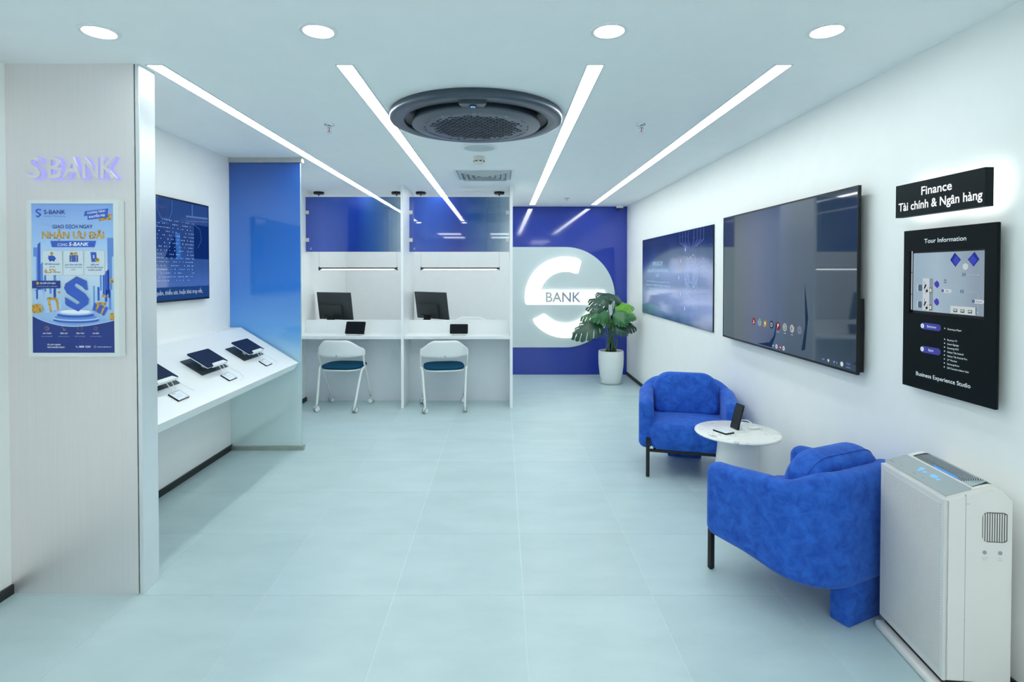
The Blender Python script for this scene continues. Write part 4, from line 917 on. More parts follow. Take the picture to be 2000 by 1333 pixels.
ICO = [(0.542, (165, 60, 75)), (0.629, (180, 205, 200)), (0.709, (190, 150, 60)), (0.797, (30, 50, 80)), (0.883, (150, 50, 50)), (0.968, (205, 215, 215)), (1.054, (205, 215, 215)), (1.138, (140, 155, 180))]
il = glow('icon_white', (215, 225, 228), 0.85); ig = glow('icon_green', (60, 160, 110), 0.8); ir = glow('icon_red', (190, 70, 70), 0.8); ib = glow('icon_blue', (70, 110, 190), 0.8); iy = glow('icon_yellow', (215, 170, 70), 0.8)
for k, (x, c) in enumerate(ICO):
    PS.item(); y = 0.169; m_ = glow('app_icon_%d' % k, c, 0.62); PS.disc('icon', m_, x, y, 0.025, 1, None, 24)
    if k == 0: PS.disc('icon', il, x, y + 0.005, 0.006, 2); PS.rect('icon', il, x - 0.010, y - 0.014, x + 0.010, y - 0.003, 2, r=0.004)
    if k == 1: PS.ring('icon', ib, x, y - 0.003, 0.009, 0.004, 2); PS.rect('icon', ig, x - 0.018, y + 0.012, x + 0.018, y + 0.018, 2)
    if k == 2: PS.rect('icon', il, x - 0.010, y - 0.010, x + 0.010, y + 0.012, 2, r=0.003); PS.rect('icon', iy, x - 0.022, y - 0.022, x + 0.010, y - 0.016, 2)
    if k == 3: PS.ring('icon', il, x, y, 0.014, 0.004, 2); PS.line('icon', il, [(x, y - 0.008), (x, y + 0.008)], 0.004, 2)
    if k == 4: PS.rect('icon', il, x - 0.009, y - 0.015, x - 0.003, y + 0.013, 2); PS.disc('icon', il, x + 0.001, y + 0.006, 0.010, 2)
    if k == 5:
        for q, mm in enumerate((ir, iy, ig, ib)): PS.line('icon', mm, [(x + 0.0135 * math.cos(a), y + 0.0135 * math.sin(a)) for a in [math.radians(45 + q * 78 + 19.5 * j) for j in range(5)]], 0.0055, 2)
        PS.line('icon', ib, [(x + 0.001, y), (x + 0.015, y)], 0.0055, 3)
    if k == 6:
        PS.poly('icon', ig, [(x - 0.010, y), (x - 0.010, y + 0.015), (x + 0.002, y + 0.004)], 2); PS.poly('icon', ir, [(x - 0.010, y), (x + 0.002, y - 0.004), (x - 0.010, y - 0.015)], 2)
        PS.poly('icon', iy, [(x + 0.002, y + 0.006), (x + 0.014, y), (x + 0.002, y - 0.006)], 2); PS.poly('icon', ib, [(x - 0.010, y + 0.006), (x + 0.002, y), (x - 0.010, y - 0.006)], 3); PS.disc('icon', ir, x + 0.018, y + 0.020, 0.005, 3)
    if k == 7:
        for q in (-1, 0, 1): PS.disc('icon', vd, x + q * 0.009, y, 0.0025, 2)
    if k in (4, 5, 6, 7): PS.rect('icon', il if k < 7 else glow('icon_pink', (150, 90, 150), 0.6), x - 0.012, y - 0.039, x + 0.012, y - 0.036, 1)
for x, m_ in ((0.822, ig), (0.865, il), (0.914, ir), (0.955, il)): PS.item(); PS.disc('icon', m_, x, 0.035, 0.014 if m_ is not ig else 0.009, 1); PS.disc('icon', ib if m_ is il else il, x, 0.035, 0.006, 2)
for x, r in ((1.378, 0.004), (1.39, 0.004), (1.432, 0.008), (1.484, 0.006), (1.508, 0.004), (1.55, 0.013)): PS.item(); PS.disc('icon', il if r > 0.006 else bc2, x, 0.035, r, 1)
PS.text('lettering', bc2, '15:06', 1.59, 0.040, 0.010); PS.rect('lettering', bc2, 1.585, 0.024, 1.622, 0.027, 1)
dc = glow('wallpaper_curve', (52, 80, 120), 0.42)
PS.poly('wallpaper_shape', dc, [(0.60, 0.02), (0.80, 0.02), (0.85, 0.10), (0.86, 0.20), (0.83, 0.10), (0.77, 0.05)], 0.5); PS.poly('wallpaper_shape', dc, [(1.16, 0.05), (1.20, 0.06), (1.23, 0.25), (1.19, 0.45), (1.20, 0.20)], 0.5)
PS.done()

M = frame_M((1.75, 2.461, 1.740), (0, -1, 0), (0, 0, 1))
t = thing('finance_sign', 'black box sign reading Finance with a white back glow', 'sign', M)
boxo('sign_box', (0, 0.453, 0, 0.141, -0.032, 0), mat('sign_black', (0.003, 0.009, 0.011), 0.5, spec=0.15, var=0.05), t)
boxo('back_light', (0.020, 0.448, 0.006, 0.135, -0.0345, -0.0322), light_mat('sign_back_glow', (0.93, 1.0, 0.97), 4.0), t); boxo('wall_bracket', (0.15, 0.30, 0.04, 0.10, -0.0795, -0.0345), BLACKM, t)
SWT = light_mat('sign_text_glow', (0.95, 1.0, 1.0), 1.1)
bm = NB(); put_text(bm, 'Finance', 0.150, 0.082, 0.034, 0.155, 'L', 0.015, 0.0003); link('lettering', bm, SWT, t)
bm = NB(); put_text(bm, 'Tài chính & Ngân hàng', 0.019, 0.027, 0.034, 0.424, 'L', 0.015, 0.0003); link('lettering', bm, SWT, t)

M = frame_M((1.79, 2.463, 1.0), (0, -1, 0), (0, 0, 1))
t = thing('information_board', 'tall black Tour Information board with a lit floor plan screen', 'information board', M)
IB = mat('board_black', (0.001, 0.005, 0.0065), 0.5, spec=0.12, var=0.05)
bm = NB()
for (a, b, c, d) in ((0, 0.464, 0.592, 0.682), (0, 0.464, 0, 0.322), (0, 0.036, 0.322, 0.592), (0.412, 0.464, 0.322, 0.592)): box(bm, a, b, c, d, -0.008, 0)
link('board_face', bm, IB, t); boxo('board_back', (0.001, 0.463, 0.001, 0.681, -0.013, -0.008), BLACK, t); boxo('wall_spacer', (0.03, 0.43, 0.03, 0.65, -0.0395, -0.013), BLACK, t)
P2 = Print(t, -0.0077)
sg = gradient_mat('floor_plan_background', [(0, c_(150, 175, 195)), (0.5, c_(168, 192, 208)), (1, c_(140, 158, 175))], 0, 0.05, 0.42, rough=0.2, emit=0.8, base=0.02, warp=0.1, wscale=8)
P2.rect('screen', sg, 0.048, 0.334, 0.410, 0.582, 1); gw = glow('plan_white', (215, 225, 232), 0.8); gd = glow('plan_dark', (30, 45, 50), 0.8); gp = glow('plan_purple', (85, 75, 190), 0.8); gb = glow('plan_blue', (70, 85, 200), 0.8); gg = glow('plan_gray', (95, 112, 132), 0.8); gdb = glow('plan_ink', (45, 45, 130), 0.8); gdk = glow('plan_shade', (50, 60, 160), 0.8)
P2.rect('plan_window', gw, 0.037, 0.336, 0.0425, 0.592, 1)
for y in (0.402, 0.498): P2.rect('plan_window', gd, 0.037, y, 0.0425, y + 0.003, 2)
for x, s in ((0.272, 1), (0.356, -1)):
    P2.item()
    P2.poly('plan_armchair', gdk, [(x - 0.026, 0.549), (x - 0.004 * s - 0.0, 0.578), (x + 0.026, 0.549), (x, 0.521)], 2); P2.poly('plan_armchair', gb, [(x - 0.017 + 0.004 * s, 0.547), (x + 0.004 * s, 0.566), (x + 0.018 + 0.003 * s, 0.547), (x + 0.001 * s, 0.525)], 3)
P2.poly('plan_table', gw, [(0.319 + 0.014 * math.cos(k * PI / 3 + 0.5), 0.522 + 0.014 * math.sin(k * PI / 3 + 0.5)) for k in range(6)], 2)
P2.rect('plan_desk', gw, 0.104, 0.338, 0.140, 0.474, 2); P2.rect('plan_desk', glow('plan_desk_gray', (160, 175, 190), 0.7), 0.140, 0.338, 0.160, 0.474, 2)
for y in (0.433, 0.361):
    P2.item()
    P2.rect('plan_chair', gw, 0.072, y - 0.015, 0.088, y + 0.015, 2, r=0.006); P2.rect('plan_chair', gg, 0.078, y - 0.014, 0.100, y + 0.014, 3, r=0.006)
    P2.line('plan_device', gd, [(0.115, y - 0.01), (0.115, y + 0.028)], 0.0015, 4); P2.poly('plan_device', gd, [(0.110, y - 0.002), (0.117, y - 0.003), (0.126, y + 0.014), (0.119, y + 0.016)], 4)
    P2.line('plan_device', gd, [(0.118, y - 0.024), (0.128, y - 0.008), (0.135, y + 0.004)], 0.0015, 4); P2.disc('plan_device', gd, 0.128, y - 0.012, 0.006, 5)
    P2.rect('plan_device', gd, 0.142, y - 0.020, 0.155, y + 0.002, 4, r=0.002); P2.rect('plan_device', glow('plan_cream', (225, 230, 210), 0.8), 0.1435, y - 0.017, 0.1535, y - 0.001, 5)
for y in (0.450, 0.377): P2.item(); P2.poly('plan_chair', gp, [(0.165, y + 0.004), (0.179, y + 0.016), (0.190, y + 0.008), (0.193, y - 0.006), (0.182, y - 0.016), (0.170, y - 0.008)], 2)
def chev(x, y, dx, dy):
    P2.item()
    for o_ in (-0.0035, 0.0035):
        a, b = (x + dx * o_ * 1.3, y + dy * o_ * 1.3); px, py = -dy, dx
        P2.line('plan_arrow', gdb, [(a - dx * 0.003 + px * 0.006, b - dy * 0.003 + py * 0.006), (a + dx * 0.003, b + dy * 0.003), (a - dx * 0.003 - px * 0.006, b - dy * 0.003 - py * 0.006)], 0.0028, 3)
chev(0.313, 0.491, 1, 0); chev(0.223, 0.463, 0, 1); chev(0.305, 0.425, -1, 0)
P2.line('plan_route', gw, [(0.325, 0.490), (0.378, 0.490)], 0.0006, 2); P2.disc('plan_route', gw, 0.378, 0.490, 0.0022, 3); P2.line('plan_route', gw, [(0.33, 0.424), (0.378, 0.424), (0.378, 0.347)], 0.0006, 2); P2.disc('plan_route', gw, 0.378, 0.347, 0.0022, 3)
for x0, x1, y, s, u in ((0.205, 0.255, 0.4245, 'B', 'Bank'), (0.353, 0.405, 0.389, 'A', 'Entrance')):
    P2.item(); P2.rect('plan_tag', gw, x0, y - 0.0075, x1, y + 0.0075, 3, r=0.0075); P2.disc('plan_tag', gdb, x0 + 0.006, y, 0.0062, 4); P2.text('lettering', gw, s, x0 + 0.006, y - 0.003, 0.006, None, 'C', L=5); P2.text('lettering', gdb, u, (x0 + x1) / 2 + 0.006, y - 0.0025, 0.0050, None, 'C', bold=0.01, L=5)
P2.rect('plan_counter', gw, 0.251, 0.336, 0.368, 0.366, 3); P2.rect('plan_counter', gd, 0.3685, 0.340, 0.371, 0.366, 3)
for x in (0.275, 0.309, 0.344): P2.item(); P2.rect('plan_device', gd, x - 0.0095, 0.342, x + 0.0095, 0.355, 4, r=0.002); P2.rect('plan_device', glow('plan_mint', (190, 215, 180), 0.8), x - 0.007, 0.3455, x + 0.007, 0.3535, 5)
P2.done()
P3 = Print(t, 0.0)
BW = mat('board_white_print', (0.85, 0.9, 0.92), 0.5, var=0.01, emit=(0.8, 0.9, 0.95), estr=0.15); BP = mat('board_purple_print', c_(62, 55, 160), 0.4, var=0.02)
P3.text('lettering', BW, 'Tour Information', 0.120, 0.623, 0.0175, 0.211, bold=0.006)
P3.text('lettering', BW, 'Business Experience Studio', 0.082, 0.056, 0.0165, 0.277, bold=0.004)
for y, s, u, tx0 in ((0.272, 'A', 'Entrance', 0.141), (0.173, 'B', 'Bank', 0.150)):
    P3.item(); P3.rect('printed_badge', BP, 0.104, y - 0.014, 0.213, y + 0.014, 1, r=0.014); P3.disc('printed_badge', BW, 0.114, y, 0.0095, 2); P3.text('lettering', BP, s, 0.114, y - 0.0042, 0.0085, None, 'C', bold=0.0, L=3)
    P3.text('lettering', BW, u, tx0, y - 0.004, 0.0095, None, bold=0.006, L=3)
for y, s in ((0.273, 'Samsung e-Paper'), (0.229, 'Business TV'), (0.213, 'Smart Signage'), (0.197, 'Samsung VXT'), (0.181, 'Galaxy Tab Active5'), (0.165, 'Galaxy Tab Active5 Pro'), (0.149, '27" Monitor'), (0.133, 'Samsung Knox'), (0.117, '360 Cassette Indoor Unit')):
    P3.item(); P3.disc('printed_bullet', BW, 0.2325, y, 0.0028, 1, None, 12); P3.text('lettering', BW, s, 0.2475, y - 0.0042, 0.0068, None, bold=0.002)
P3.done()

# ================================================================== ARMCHAIRS
def armchair(label, loc, rz):
    t = thing('armchair', label, 'armchair', loc=loc, rz=rz, group='blue velvet armchairs')
    # U path of the upholstered shell (local: front is -y)
    a, yf, yb_, r = 0.302, -0.235, 0.268, 0.19; path = []
    for k in range(9): path.append((-a, yf + (yb_ - r - yf) * k / 9))
    for k in range(13): q = PI - (PI / 2) * k / 12; path.append((-a + r + r * math.cos(q), yb_ - r + r * math.sin(q)))
    for k in range(1, 6): path.append((-a + r + (2 * a - 2 * r) * k / 6, yb_))
    path += [(-x, y) for x, y in path[:22][::-1]]
    N = len(path); rings = []
    def sm(u): u = max(0, min(1, u)); return u * u * (3 - 2 * u)
    def ring(p, d, half, ins):
        y = p[1]; top = 0.560 + 0.035 * sm((y + 0.27) / 0.40) + 0.055 * sm((y - 0.12) / 0.14) - ins; bot = 0.200 - 0.035 * sm((y + 0.1) / 0.4) + ins
        n = Vector((d[1], -d[0], 0)); c = Vector((p[0], p[1], (top + bot) / 2)); out = []
        for u, v in rr(2 * half, top - bot, min(half * 0.92, 0.048), 6): out.append(c + n * u + Vector((0, 0, v)))
        return out
    H = 0.054
    for k in range(6):      # rounded arm end
        ph = PI / 2 * k / 6; rings.append(ring((path[0][0], path[0][1] - 0.05 * math.cos(ph)), (0, 1), max(0.006, H * math.sin(ph) ** 0.7 if k else 0.008), 0.045 * (1 - math.sin(ph))))
    for i in range(N):
        p0, p1 = path[max(i - 1, 0)], path[min(i + 1, N - 1)]; d = Vector((p1[0] - p0[0], p1[1] - p0[1])).normalized(); rings.append(ring(path[i], d, H, 0))
    for k in range(5, -1, -1):
        ph = PI / 2 * k / 6; rings.append(ring((path[-1][0], path[-1][1] - 0.05 * math.cos(ph)), (0, -1), max(0.006, H * math.sin(ph) ** 0.7 if k else 0.008), 0.045 * (1 - math.sin(ph))))
    bm = NB(); loft(bm, rings); bmesh.ops.recalc_face_normals(bm, faces=bm.faces[:]); link('shell', bm, VELVET, t, smooth=True)
    # seat: pillow standing on its side => thickness becomes height
    bm = NB(); M = Matrix.Translation((0, -0.055, 0.302)) @ Matrix.Rotation(-PI / 2, 4, 'X')
    pillow(bm, 0.575, 0.565, 0.195, [0.09, 0.09, 0.09, 0.09], 0.045, M, n=8, crown=0.010); bmesh.ops.recalc_face_normals(bm, faces=bm.faces[:])
    link('seat', bm, VELVET, t, smooth=True)
    bm = NB(); M = Matrix.Translation((0, 0.130, 0.538)) @ Matrix.Rotation(math.radians(-13), 4, 'X')
    pillow(bm, 0.495, 0.335, 0.150, [0.13, 0.13, 0.06, 0.06], 0.035, M, n=8, crown=0.014); bmesh.ops.recalc_face_normals(bm, faces=bm.faces[:])
    bc_ = link('back_cushion', bm, VELVET, t, smooth=True)
    bm = NB(); q = [M @ Vector((x, 0.030, z)) for x, z in rr(0.492, 0.332, [0.13, 0.13, 0.06, 0.06], 8)]; tube(bm, q + [q[0]], 0.0028, 5); link('piping', bm, VELVET, bc_, smooth=True)
    bm = NB(); box(bm, -0.130, 0.130, 0.218, 0.306, 0.0, 0.24, bev=0.010); auto(link('rear_block', bm, VELVET, t))
    for s in (-1, 1):
        bm = NB(); box(bm, s * 0.290 - 0.013, s * 0.290 + 0.013, -0.305, -0.285, 0.006, 0.285); link('leg', bm, BLACKM, t)
        boxo('foot_pad', (s * 0.290 - 0.010, s * 0.290 + 0.010, -0.303, -0.287, 0.0, 0.006), BLACK, t)
    bm = NB(); box(bm, -0.28, 0.28, -0.300, -0.280, 0.186, 0.204); box(bm, -0.25, -0.23, -0.29, 0.20, 0.186, 0.204); box(bm, 0.23, 0.25, -0.29, 0.20, 0.186, 0.204); link('base_frame', bm, BLACKM, t)
    return t
A1 = armchair('blue velvet armchair beyond the round marble table, facing the camera', (1.425, 4.245, 0), math.radians(-14.5))
A2 = armchair('blue velvet armchair seen from behind next to the air purifier', (1.447, 2.632, 0), math.radians(180 + 25))

# ================================================================== SIDE TABLE AND ITS THINGS
t = thing('side_table', 'round marble-topped side table on a white cone base between the armchairs', 'table', loc=(1.48, 3.46, 0))
bm = NB(); lathe(bm, [(0.0, 0.484), (0.246, 0.484), (0.252, 0.487), (0.255, 0.493), (0.252, 0.499), (0.246, 0.502), (0.0, 0.502)], 64); auto(link('tabletop', bm, MARBLE, t), 50)
bm = NB(); lathe(bm, [(0.0, 0.0), (0.150, 0.0), (0.152, 0.006), (0.112, 0.470), (0.112, 0.484), (0.0, 0.484)], 48); auto(link('base', bm, mat('satin_white_base', (0.78, 0.78, 0.77), 0.3, var=0.01), t), 40)
t = thing('label_card', 'small black-edged label card lying on the marble table', 'label card', loc=(1.383, 3.434, 0.502), rz=math.radians(25))
bm = NB(); prism(bm, rr(0.074, 0.105, 0.004, 3), 0.0, 0.009); link('holder', bm, BLACK, t)
P2 = Print(t, 0.0089); P2.rect('card_face', PAPER, -0.0335, -0.049, 0.0335, 0.049, 1); P2.rect('printed_lines', GREY, -0.024, 0.030, 0.010, 0.032, 2)
for q in range(4): P2.rect('printed_lines', GREY, -0.024, 0.020 - q * 0.012, 0.020, 0.0208 - q * 0.012, 2)
P2.done()
t = thing('phone_stand', 'white flat charging stand under the upright phone on the marble table', 'stand', loc=(1.470, 3.470, 0.502), rz=math.radians(-82))
bm = NB(); box(bm, -0.052, 0.052, -0.062, 0.062, 0, 0.004, bev=0.001); link('base_plate', bm, WPLA, t)
bm = NB(); box(bm, -0.035, 0.001, 0.032, 0.040, 0.004, 0.075); link('support', bm, WPLA, t)
bm = NB(); tube(bm, [(-0.035, 0.02, 0.006), (-0.075, 0.06, 0.03), (-0.09, 0.11, 0.042), (-0.08, 0.155, 0.030), (-0.06, 0.155, 0.005)], 0.0035, 6, sm=2); link('cable', bm, WPLA, t, smooth=True)
t = thing('phone', 'black smartphone standing upright on the charging stand', 'phone', loc=(1.474, 3.492, 0.507), rz=math.radians(-77))
bm = NB(); prism(bm, [(x, y + 0.080) for x, y in rr(0.076, 0.160, 0.008, 4)], -0.0045, 0.004)
TT = Matrix.Rotation(math.radians(-16), 4, 'X') @ Matrix.Rotation(PI / 2, 4, 'X'); bmesh.ops.transform(bm, matrix=TT, verts=bm.verts[:]); link('body', bm, BLACK, t)
bm = NB(); box(bm, -0.035, 0.035, 0.003, 0.157, 0.004, 0.0046); bmesh.ops.transform(bm, matrix=TT, verts=bm.verts[:]); link('screen', bm, mat('phone_screen', (0.004, 0.010, 0.018), 0.08, var=0.05), t)
o = boxo('charging_puck', (-0.032, 0.032, -0.022, 0.022, 0, 0.009), WPLA, bev=0.003); o.location = (1.606, 3.515, 0.502); o.rotation_euler = (0, 0, math.radians(15)); tag(o, 'small white power adapter at the right side of the marble table', 'charger')

# ================================================================== POTTED MONSTERA
PXc, PYc = 1.473, 7.44
t = thing('plant_pot', 'tall tapered white ceramic pot on a saucer in front of the blue wall', 'pot', loc=(PXc, PYc, 0))
CER = mat('white_ceramic', (0.76, 0.80, 0.80), 0.4, var=0.02)
bm = NB(); lathe(bm, [(0.0, 0.018), (0.118, 0.018), (0.128, 0.03), (0.150, 0.12), (0.165, 0.25), (0.169, 0.36), (0.166, 0.440), (0.160, 0.446), (0.152, 0.440), (0.152, 0.405), (0.0, 0.405)], 48); auto(link('pot_body', bm, CER, t), 50)
bm = NB(); lathe(bm, [(0.0, 0.0), (0.110, 0.0), (0.132, 0.012), (0.142, 0.030), (0.137, 0.032), (0.124, 0.016), (0.0, 0.014)], 40); auto(link('saucer', bm, CER, t), 50)
bm = NB(); lathe(bm, [(0.152, 0.408), (0.08, 0.418), (0.0, 0.42)], 24); link('soil', bm, mat('dark_soil', (0.03, 0.022, 0.015), 0.9, var=0.4, scale=60, bump=0.8), t, smooth=True)
plant = thing('monstera_plant', 'monstera plant with split leaves growing in the tall white pot', 'plant', loc=(PXc, PYc, 0.415))
LF = [mat('leaf_dark', (0.022, 0.075, 0.045), 0.35, var=0.25, scale=12), mat('leaf_mid', (0.045, 0.17, 0.06), 0.35, var=0.25, scale=12), mat('leaf_bright', (0.13, 0.40, 0.03), 0.4, var=0.15, scale=12)]
STEM = mat('leaf_stem', (0.06, 0.15, 0.05), 0.5, var=0.15)
def leaf_mesh(seed, m_):
    rnd = random.Random(seed); bm = NB(); L = 1.0; lobes = 6; 
    for s in (-1, 1):
        strips = []
        for k in range(lobes):
            t0 = -0.10 + 1.02 * k / lobes; t1 = -0.10 + 1.02 * (k + 0.85) / lobes; rows = []
            for j in range(6):
                v = j / 5; row = []
                for i in range(3):
                    u = t0 + (t1 - t0) * i / 2
                    if v < 0.42: u = t0 + (1.02 / lobes) * i / 2     # joined near the midrib
                    wd = 0.42 * math.sin(PI * min(1, max(0.02, (u + 0.16) / 1.16)) ** 0.72) + 0.02
                    tip = 1 - 0.12 * abs(i - 1) * v ** 4
                    ang = math.radians(78 - 62 * max(0, u)); 
                    x0 = max(0.0, u); x = x0 + math.cos(ang) * wd * v * tip * 0.9 + (u - x0) * (0.3 + v); y = s * math.sin(ang) * wd * v * tip * 1.25
                    z = 0.10 * v - 0.28 * v * v - 0.34 * max(0, x) ** 2 + 0.02 * math.sin(9 * u + seed)
                    row.append((x, y, z))
                rows.append(row)
            strips.append(rows)
        for rows in strips:
            vs = [[bm.verts.new(p) for p in r] for r in rows]
            for a, b in zip(vs, vs[1:]):
                for i in range(2): bm.faces.new((a[i], a[i + 1], b[i + 1], b[i]) if s > 0 else (a[i + 1], a[i], b[i], b[i + 1]))
    bmesh.ops.remove_doubles(bm, verts=bm.verts[:], dist=0.004)
    me = bpy.data.meshes.new('leaf'); bm.to_mesh(me); bm.free(); me.materials.append(m_); me.shade_smooth(); return me
LM = [leaf_mesh(i, LF[i % 3]) for i in range(3)]
# (x, y, z of leaf root relative to pot top), yaw, pitch, size, mesh, roll
LEAVES = [(-0.17, -0.14, 0.40, 192, -6, 0.40, 0, 10), (-0.12, -0.05, 0.53, 172, 5, 0.30, 1, 25), (-0.06, -0.10, 0.66, 160, 25, 0.28, 0, -10), (0.02, -0.02, 0.72, 150, 35, 0.26, 0, 20),
          (0.05, -0.06, 0.70, 60, 30, 0.24, 0, 10), (0.05, -0.05, 0.62, -5, 14, 0.25, 2, 5), (0.04, -0.14, 0.55, -30, 0, 0.25, 2, 20), (0.10, -0.08, 0.49, -8, 16, 0.21, 0, -15),
          (0.08, -0.12, 0.40, -14, -2, 0.24, 0, 15), (0.02, -0.16, 0.40, -60, -15, 0.22, 0, 0), (-0.07, -0.16, 0.54, 215, 0, 0.26, 1, -20), (0.03, -0.18, 0.56, -80, -25, 0.24, 1, 5),
          (-0.03, -0.04, 0.48, 250, -5, 0.22, 1, 0), (0.08, -0.16, 0.52, -45, 5, 0.20, 1, 10), (-0.13, -0.14, 0.60, 185, 20, 0.22, 0, 15)]
for i, (x, y, z, yaw, pitch, size, mi, roll) in enumerate(LEAVES):
    o = bpy.data.objects.new('leaf', LM[mi]); COL.objects.link(o); o.parent = plant
    o.matrix_local = Matrix.Translation((x, y, z)) @ Matrix.Rotation(math.radians(yaw), 4, 'Z') @ Matrix.Rotation(math.radians(-pitch), 4, 'Y') @ Matrix.Rotation(math.radians(roll * 0.5 + (40 if math.cos(math.radians(yaw)) > 0 else -40)), 4, 'X') @ Matrix.Scale(size, 4)
    bm = NB(); a = 2 * PI * i / 15; tube(bm, [(0.075 * math.cos(a), 0.05 * math.sin(a), 0.0), (x * 0.55 + 0.05 * math.cos(a), y * 0.5, z * 0.5), (x * 0.95, y * 0.9, z * 0.88), (x, y, z)], 0.0075, 7, 0.0045, sm=1); link('stem', bm, STEM, plant, smooth=True)
bm = NB(); tube(bm, [(0.01, 0.02, 0.0), (0.012, 0.02, 0.50)], 0.022, 10, 0.018); link('moss_pole', bm, mat('black_moss_pole', (0.01, 0.012, 0.012), 0.9, var=0.3, bump=0.6), plant, smooth=True)

# ================================================================== AIR PURIFIER
t = thing('air_purifier', 'tall grey and white air purifier in the right foreground corner', 'air purifier', loc=(1.555, 1.925, 0), rz=math.radians(-5.9))
PW = mat('warm_white_plastic', (0.82, 0.79, 0.76), 0.4, var=0.01)
D, W_ = 0.225, 0.392
bm = NB(); prof = [(0.0, 0.055), (D, 0.055), (D, 0.700), (0.185, 0.742), (0.170, 0.752), (0.155, 0.756), (0.12, 0.748), (0.06, 0.727), (0.0, 0.706)]
fs = prism_y(bm, prof, 0.0, W_); es = [e for e in bm.edges if abs(e.verts[0].co.y - e.verts[1].co.y) < 1e-5 or (e.verts[0].co.x < 0.001 and e.verts[1].co.x < 0.001)]
bmesh.ops.bevel(bm, geom=es, offset=0.012, segments=3, affect='EDGES'); auto(link('body', bm, PW, t), 35)
bm = NB(); box(bm, 0.015, D - 0.01, 0.012, W_ - 0.012, 0.03, 0.056); link('skirt', bm, BLACK, t)
bm = NB(); box(bm, -0.018, D, -0.004, W_ + 0.004, 0.0, 0.032, bev=0.010, seg=3); auto(link('base', bm, PW, t))
FM = bpy.data.materials.new('perforated_front'); FM.use_nodes = True; nt = FM.node_tree; b = nt.nodes['Principled BSDF']
tc = nt.nodes.new('ShaderNodeTexCoord'); sp = nt.nodes.new('ShaderNodeSeparateXYZ'); nt.links.new(tc.outputs['Object'], sp.inputs[0])
def mth(op, a, bb=None, v=None):
    n = nt.nodes.new('ShaderNodeMath'); n.operation = op; nt.links.new(a, n.inputs[0])
    if bb is not None: nt.links.new(bb, n.inputs[1])
    if v is not None: n.inputs[1].default_value = v
    return n.outputs[0]
PIT = 0.0056
zz = mth('DIVIDE', sp.outputs[2], v=PIT * 0.866); row = mth('FLOOR', zz); odd = mth('MODULO', row, v=2.0); sh = mth('MULTIPLY', odd, v=0.5)
yy = mth('ADD', mth('DIVIDE', sp.outputs[1], v=PIT), sh); fy = mth('SUBTRACT', mth('FRACT', yy), v=0.5); fz = mth('SUBTRACT', mth('FRACT', zz), v=0.5)
r2 = mth('ADD', mth('MULTIPLY', fy, fy), mth('MULTIPLY', fz, fz)); hole = mth('LESS_THAN', r2, v=0.062)
mx = nt.nodes.new('ShaderNodeMix'); mx.data_type = 'RGBA'; nt.links.new(hole, mx.inputs[0]); mx.inputs[6].default_value = (0.82, 0.79, 0.75, 1); mx.inputs[7].default_value = (0.10, 0.10, 0.10, 1)
nt.links.new(mx.outputs[2], b.inputs['Base Color']); b.inputs['Roughness'].default_value = 0.45
bm = NB(); box(bm, -0.0025, 0.004, 0.022, W_ - 0.022, 0.085, 0.680); link('front_grille', bm, FM, t)
bm = NB(); box(bm, -0.0015, 0.010, 0.004, W_ - 0.004, 0.058, 0.700, bev=0.0014, seg=1); link('front_frame', bm, mat('front_gray', (0.72, 0.71, 0.69), 0.4, var=0.01), t)
# top: sloped control panel and curved louvers, drawn on the slope (0,.706) -> (.155,.756)
sl = math.atan2(0.745 - 0.706, 0.12)
TM = Matrix.Translation((0.0, 0.0, 0.7075)) @ Matrix.Rotation(-sl, 4, 'Y')
bm = NB(); prism(bm, [(x + 0.054, y + W_ / 2) for x, y in rr(0.092, W_ - 0.022, 0.008, 3)], 0.0, 0.0022); bmesh.ops.transform(bm, matrix=TM, verts=bm.verts[:])
pn_ = link('control_panel', bm, mat('panel_gray', (0.40, 0.45, 0.46), 0.35, var=0.01), t)
bm = NB(); dg = light_mat('blue_display_glow', (0.18, 0.52, 1.0), 1.3)
for (x, y, a_, b_) in ((0.070, 0.235, 0.007, 0.010), (0.056, 0.230, 0.006, 0.006), (0.062, 0.205, 0.005, 0.007), (0.064, 0.165, 0.009, 0.006), (0.064, 0.150, 0.009, 0.006), (0.060, 0.128, 0.005, 0.007)): box(bm, x - a_, x + a_, y - b_, y + b_, 0.0022, 0.0026)
bmesh.ops.transform(bm, matrix=TM, verts=bm.verts[:]); link('display_segments', bm, dg, pn_)['kind'] = 'stuff'
bm = NB()
for (x, y) in ((0.03, 0.30), (0.03, 0.22), (0.03, 0.17)): box(bm, x - 0.002, x + 0.002, y - 0.008, y + 0.008, 0.0022, 0.0025)
bmesh.ops.transform(bm, matrix=TM, verts=bm.verts[:]); link('touch_marks', bm, GREY, pn_)
def top_z(x):
    for (xa, za), (xb, zb) in zip(prof[:1:-1], prof[:1:-1][1:]):
        if xa <= x <= xb: return za + (zb - za) * (x - xa) / (xb - xa)
    return 0.756
bm = NB(); xs = [0.1035 + 0.0785 * i / 12 for i in range(13)]; rows = []
for i, x in enumerate(xs):
    q = min(1.0, max(0.0, (i - 8) / 4.0)); e_ = 0.022 * q * q
    rows.append((bm.verts.new((x, 0.024 + e_, top_z(x) + 0.0007)), bm.verts.new((x, W_ - 0.035 - e_, top_z(x) + 0.0007))))
for a, b in zip(rows, rows[1:]): bm.faces.new((a[0], b[0], b[1], a[1]))
link('outlet_recess', bm, mat('outlet_dark', (0.008, 0.02, 0.028), 0.5), t)
SLT = mat('louver_gray', (0.55, 0.62, 0.64), 0.4, var=0.01)
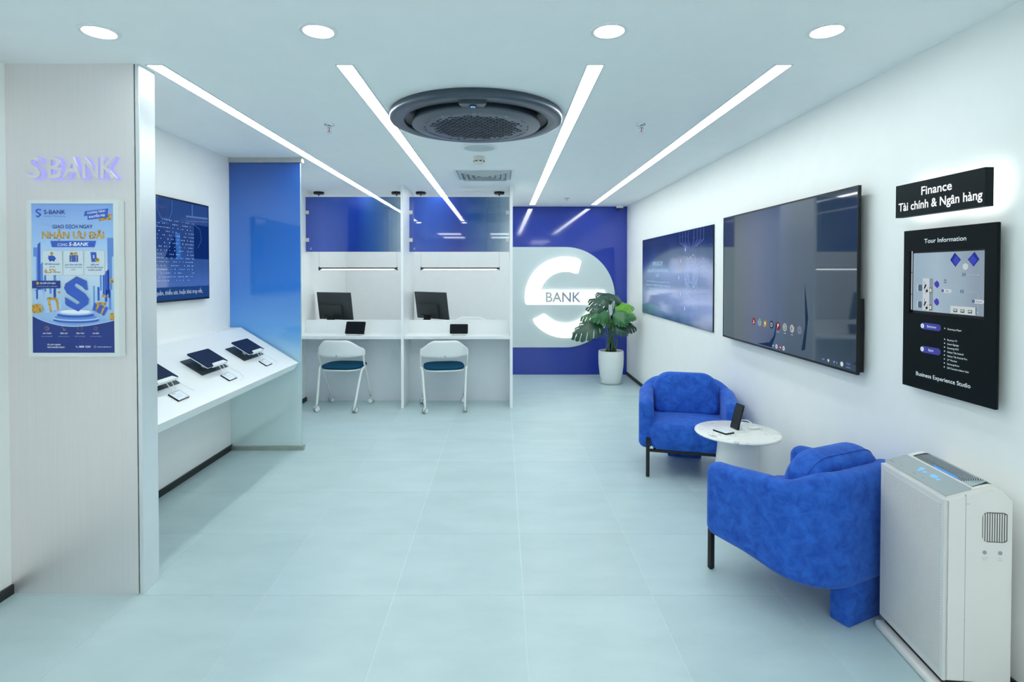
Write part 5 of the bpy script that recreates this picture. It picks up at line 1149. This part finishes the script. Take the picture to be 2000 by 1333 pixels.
for k in range(11):
    xx = 0.107 + k * 0.0071; yr = 0.030 + 0.0; rad = 0.004 + k * 0.0072; p = [(xx, W_ - 0.045 - 0.002 * k), (xx, 0.075 + 0.0)]
    for q in range(1, 7): a = PI / 2 * q / 6; p.append((xx - rad + rad * math.cos(a), 0.075 - rad * 0.62 * math.sin(a)))
    bm = NB(); tube(bm, [(x, y, top_z(x) + 0.0016) for x, y in p], 0.0016, 5); link('louver', bm, SLT, t, smooth=True)
bm = NB(); tube(bm, [(0.1045, 0.23, top_z(0.1045) + 0.004), (0.1045, 0.10, top_z(0.1045) + 0.004)], 0.0022, 5); link('status_light', bm, light_mat('blue_outlet_glow', (0.08, 0.35, 1.0), 1.5), t)
# side: seam, intake grille, small printed symbols (near side faces -y)
bm = NB(); box(bm, 0.0655, 0.0667, -0.0006, 0.004, 0.06, 0.722); box(bm, 0.0655, 0.078, -0.0006, 0.004, 0.690, 0.6912); link('seam', bm, GREY, t)
bm = NB(); prism_y(bm, [(x + 0.162, z + 0.612) for x, z in rr(0.084, 0.105, 0.018, 4)], -0.0008, 0.006); iv = link('side_intake', bm, mat('intake_dark', (0.12, 0.12, 0.115), 0.6), t)
for k in range(11):
    bm = NB(); x = 0.1235 + k * 0.0078; box(bm, x - 0.0021, x + 0.0021, -0.0022, -0.0006, 0.5625 + 0.004 * (k > 8 or k < 1), 0.6615 - 0.004 * (k > 8 or k < 1), bev=0.001, seg=1); link('rib', bm, PW, iv)
bpy_M = Matrix.Rotation(PI / 2, 4, 'X')
for x, a_, b_ in ((0.128, 'Low Odor', 'Sensor'), (0.178, 'Dust', 'Sensor')):
    bm = NB(); pts = [(x + 0.007 * math.cos(2 * PI * i / 14), 0.523 + 0.007 * math.sin(2 * PI * i / 14)) for i in range(14)]; prism(bm, pts, 0.0004, 0.001)
    put_text(bm, a_, x, 0.503, 0.0034, None, 'C', 0, 0.0006); put_text(bm, b_, x, 0.496, 0.0034, None, 'C', 0, 0.0006); bmesh.ops.transform(bm, matrix=bpy_M, verts=bm.verts[:]); link('printed_symbol', bm, GREY, t)
bm = NB(); put_text(bm, 'SAMSUNG', 0, 0, 0.0042, 0.030, 'L', 0, 0.0026); bmesh.ops.transform(bm, matrix=TM @ Matrix.Translation((0.024, 0.372, 0)) @ Matrix.Rotation(-PI / 2, 4, 'Z'), verts=bm.verts[:]); link('lettering', bm, INK, pn_)
bm = NB(); tube(bm, [(1.80, 1.855, 0.11), (1.812, 1.80, 0.06), (1.80, 1.70, 0.012), (1.76, 1.60, 0.008), (1.79, 1.3, 0.008), (1.80, 0.9, 0.008)], 0.0045, 8, sm=2)
o = link('power_cord', bm, BLACK, None, smooth=True); tag(o, 'black power cord trailing beside the air purifier along the right wall', 'cord')
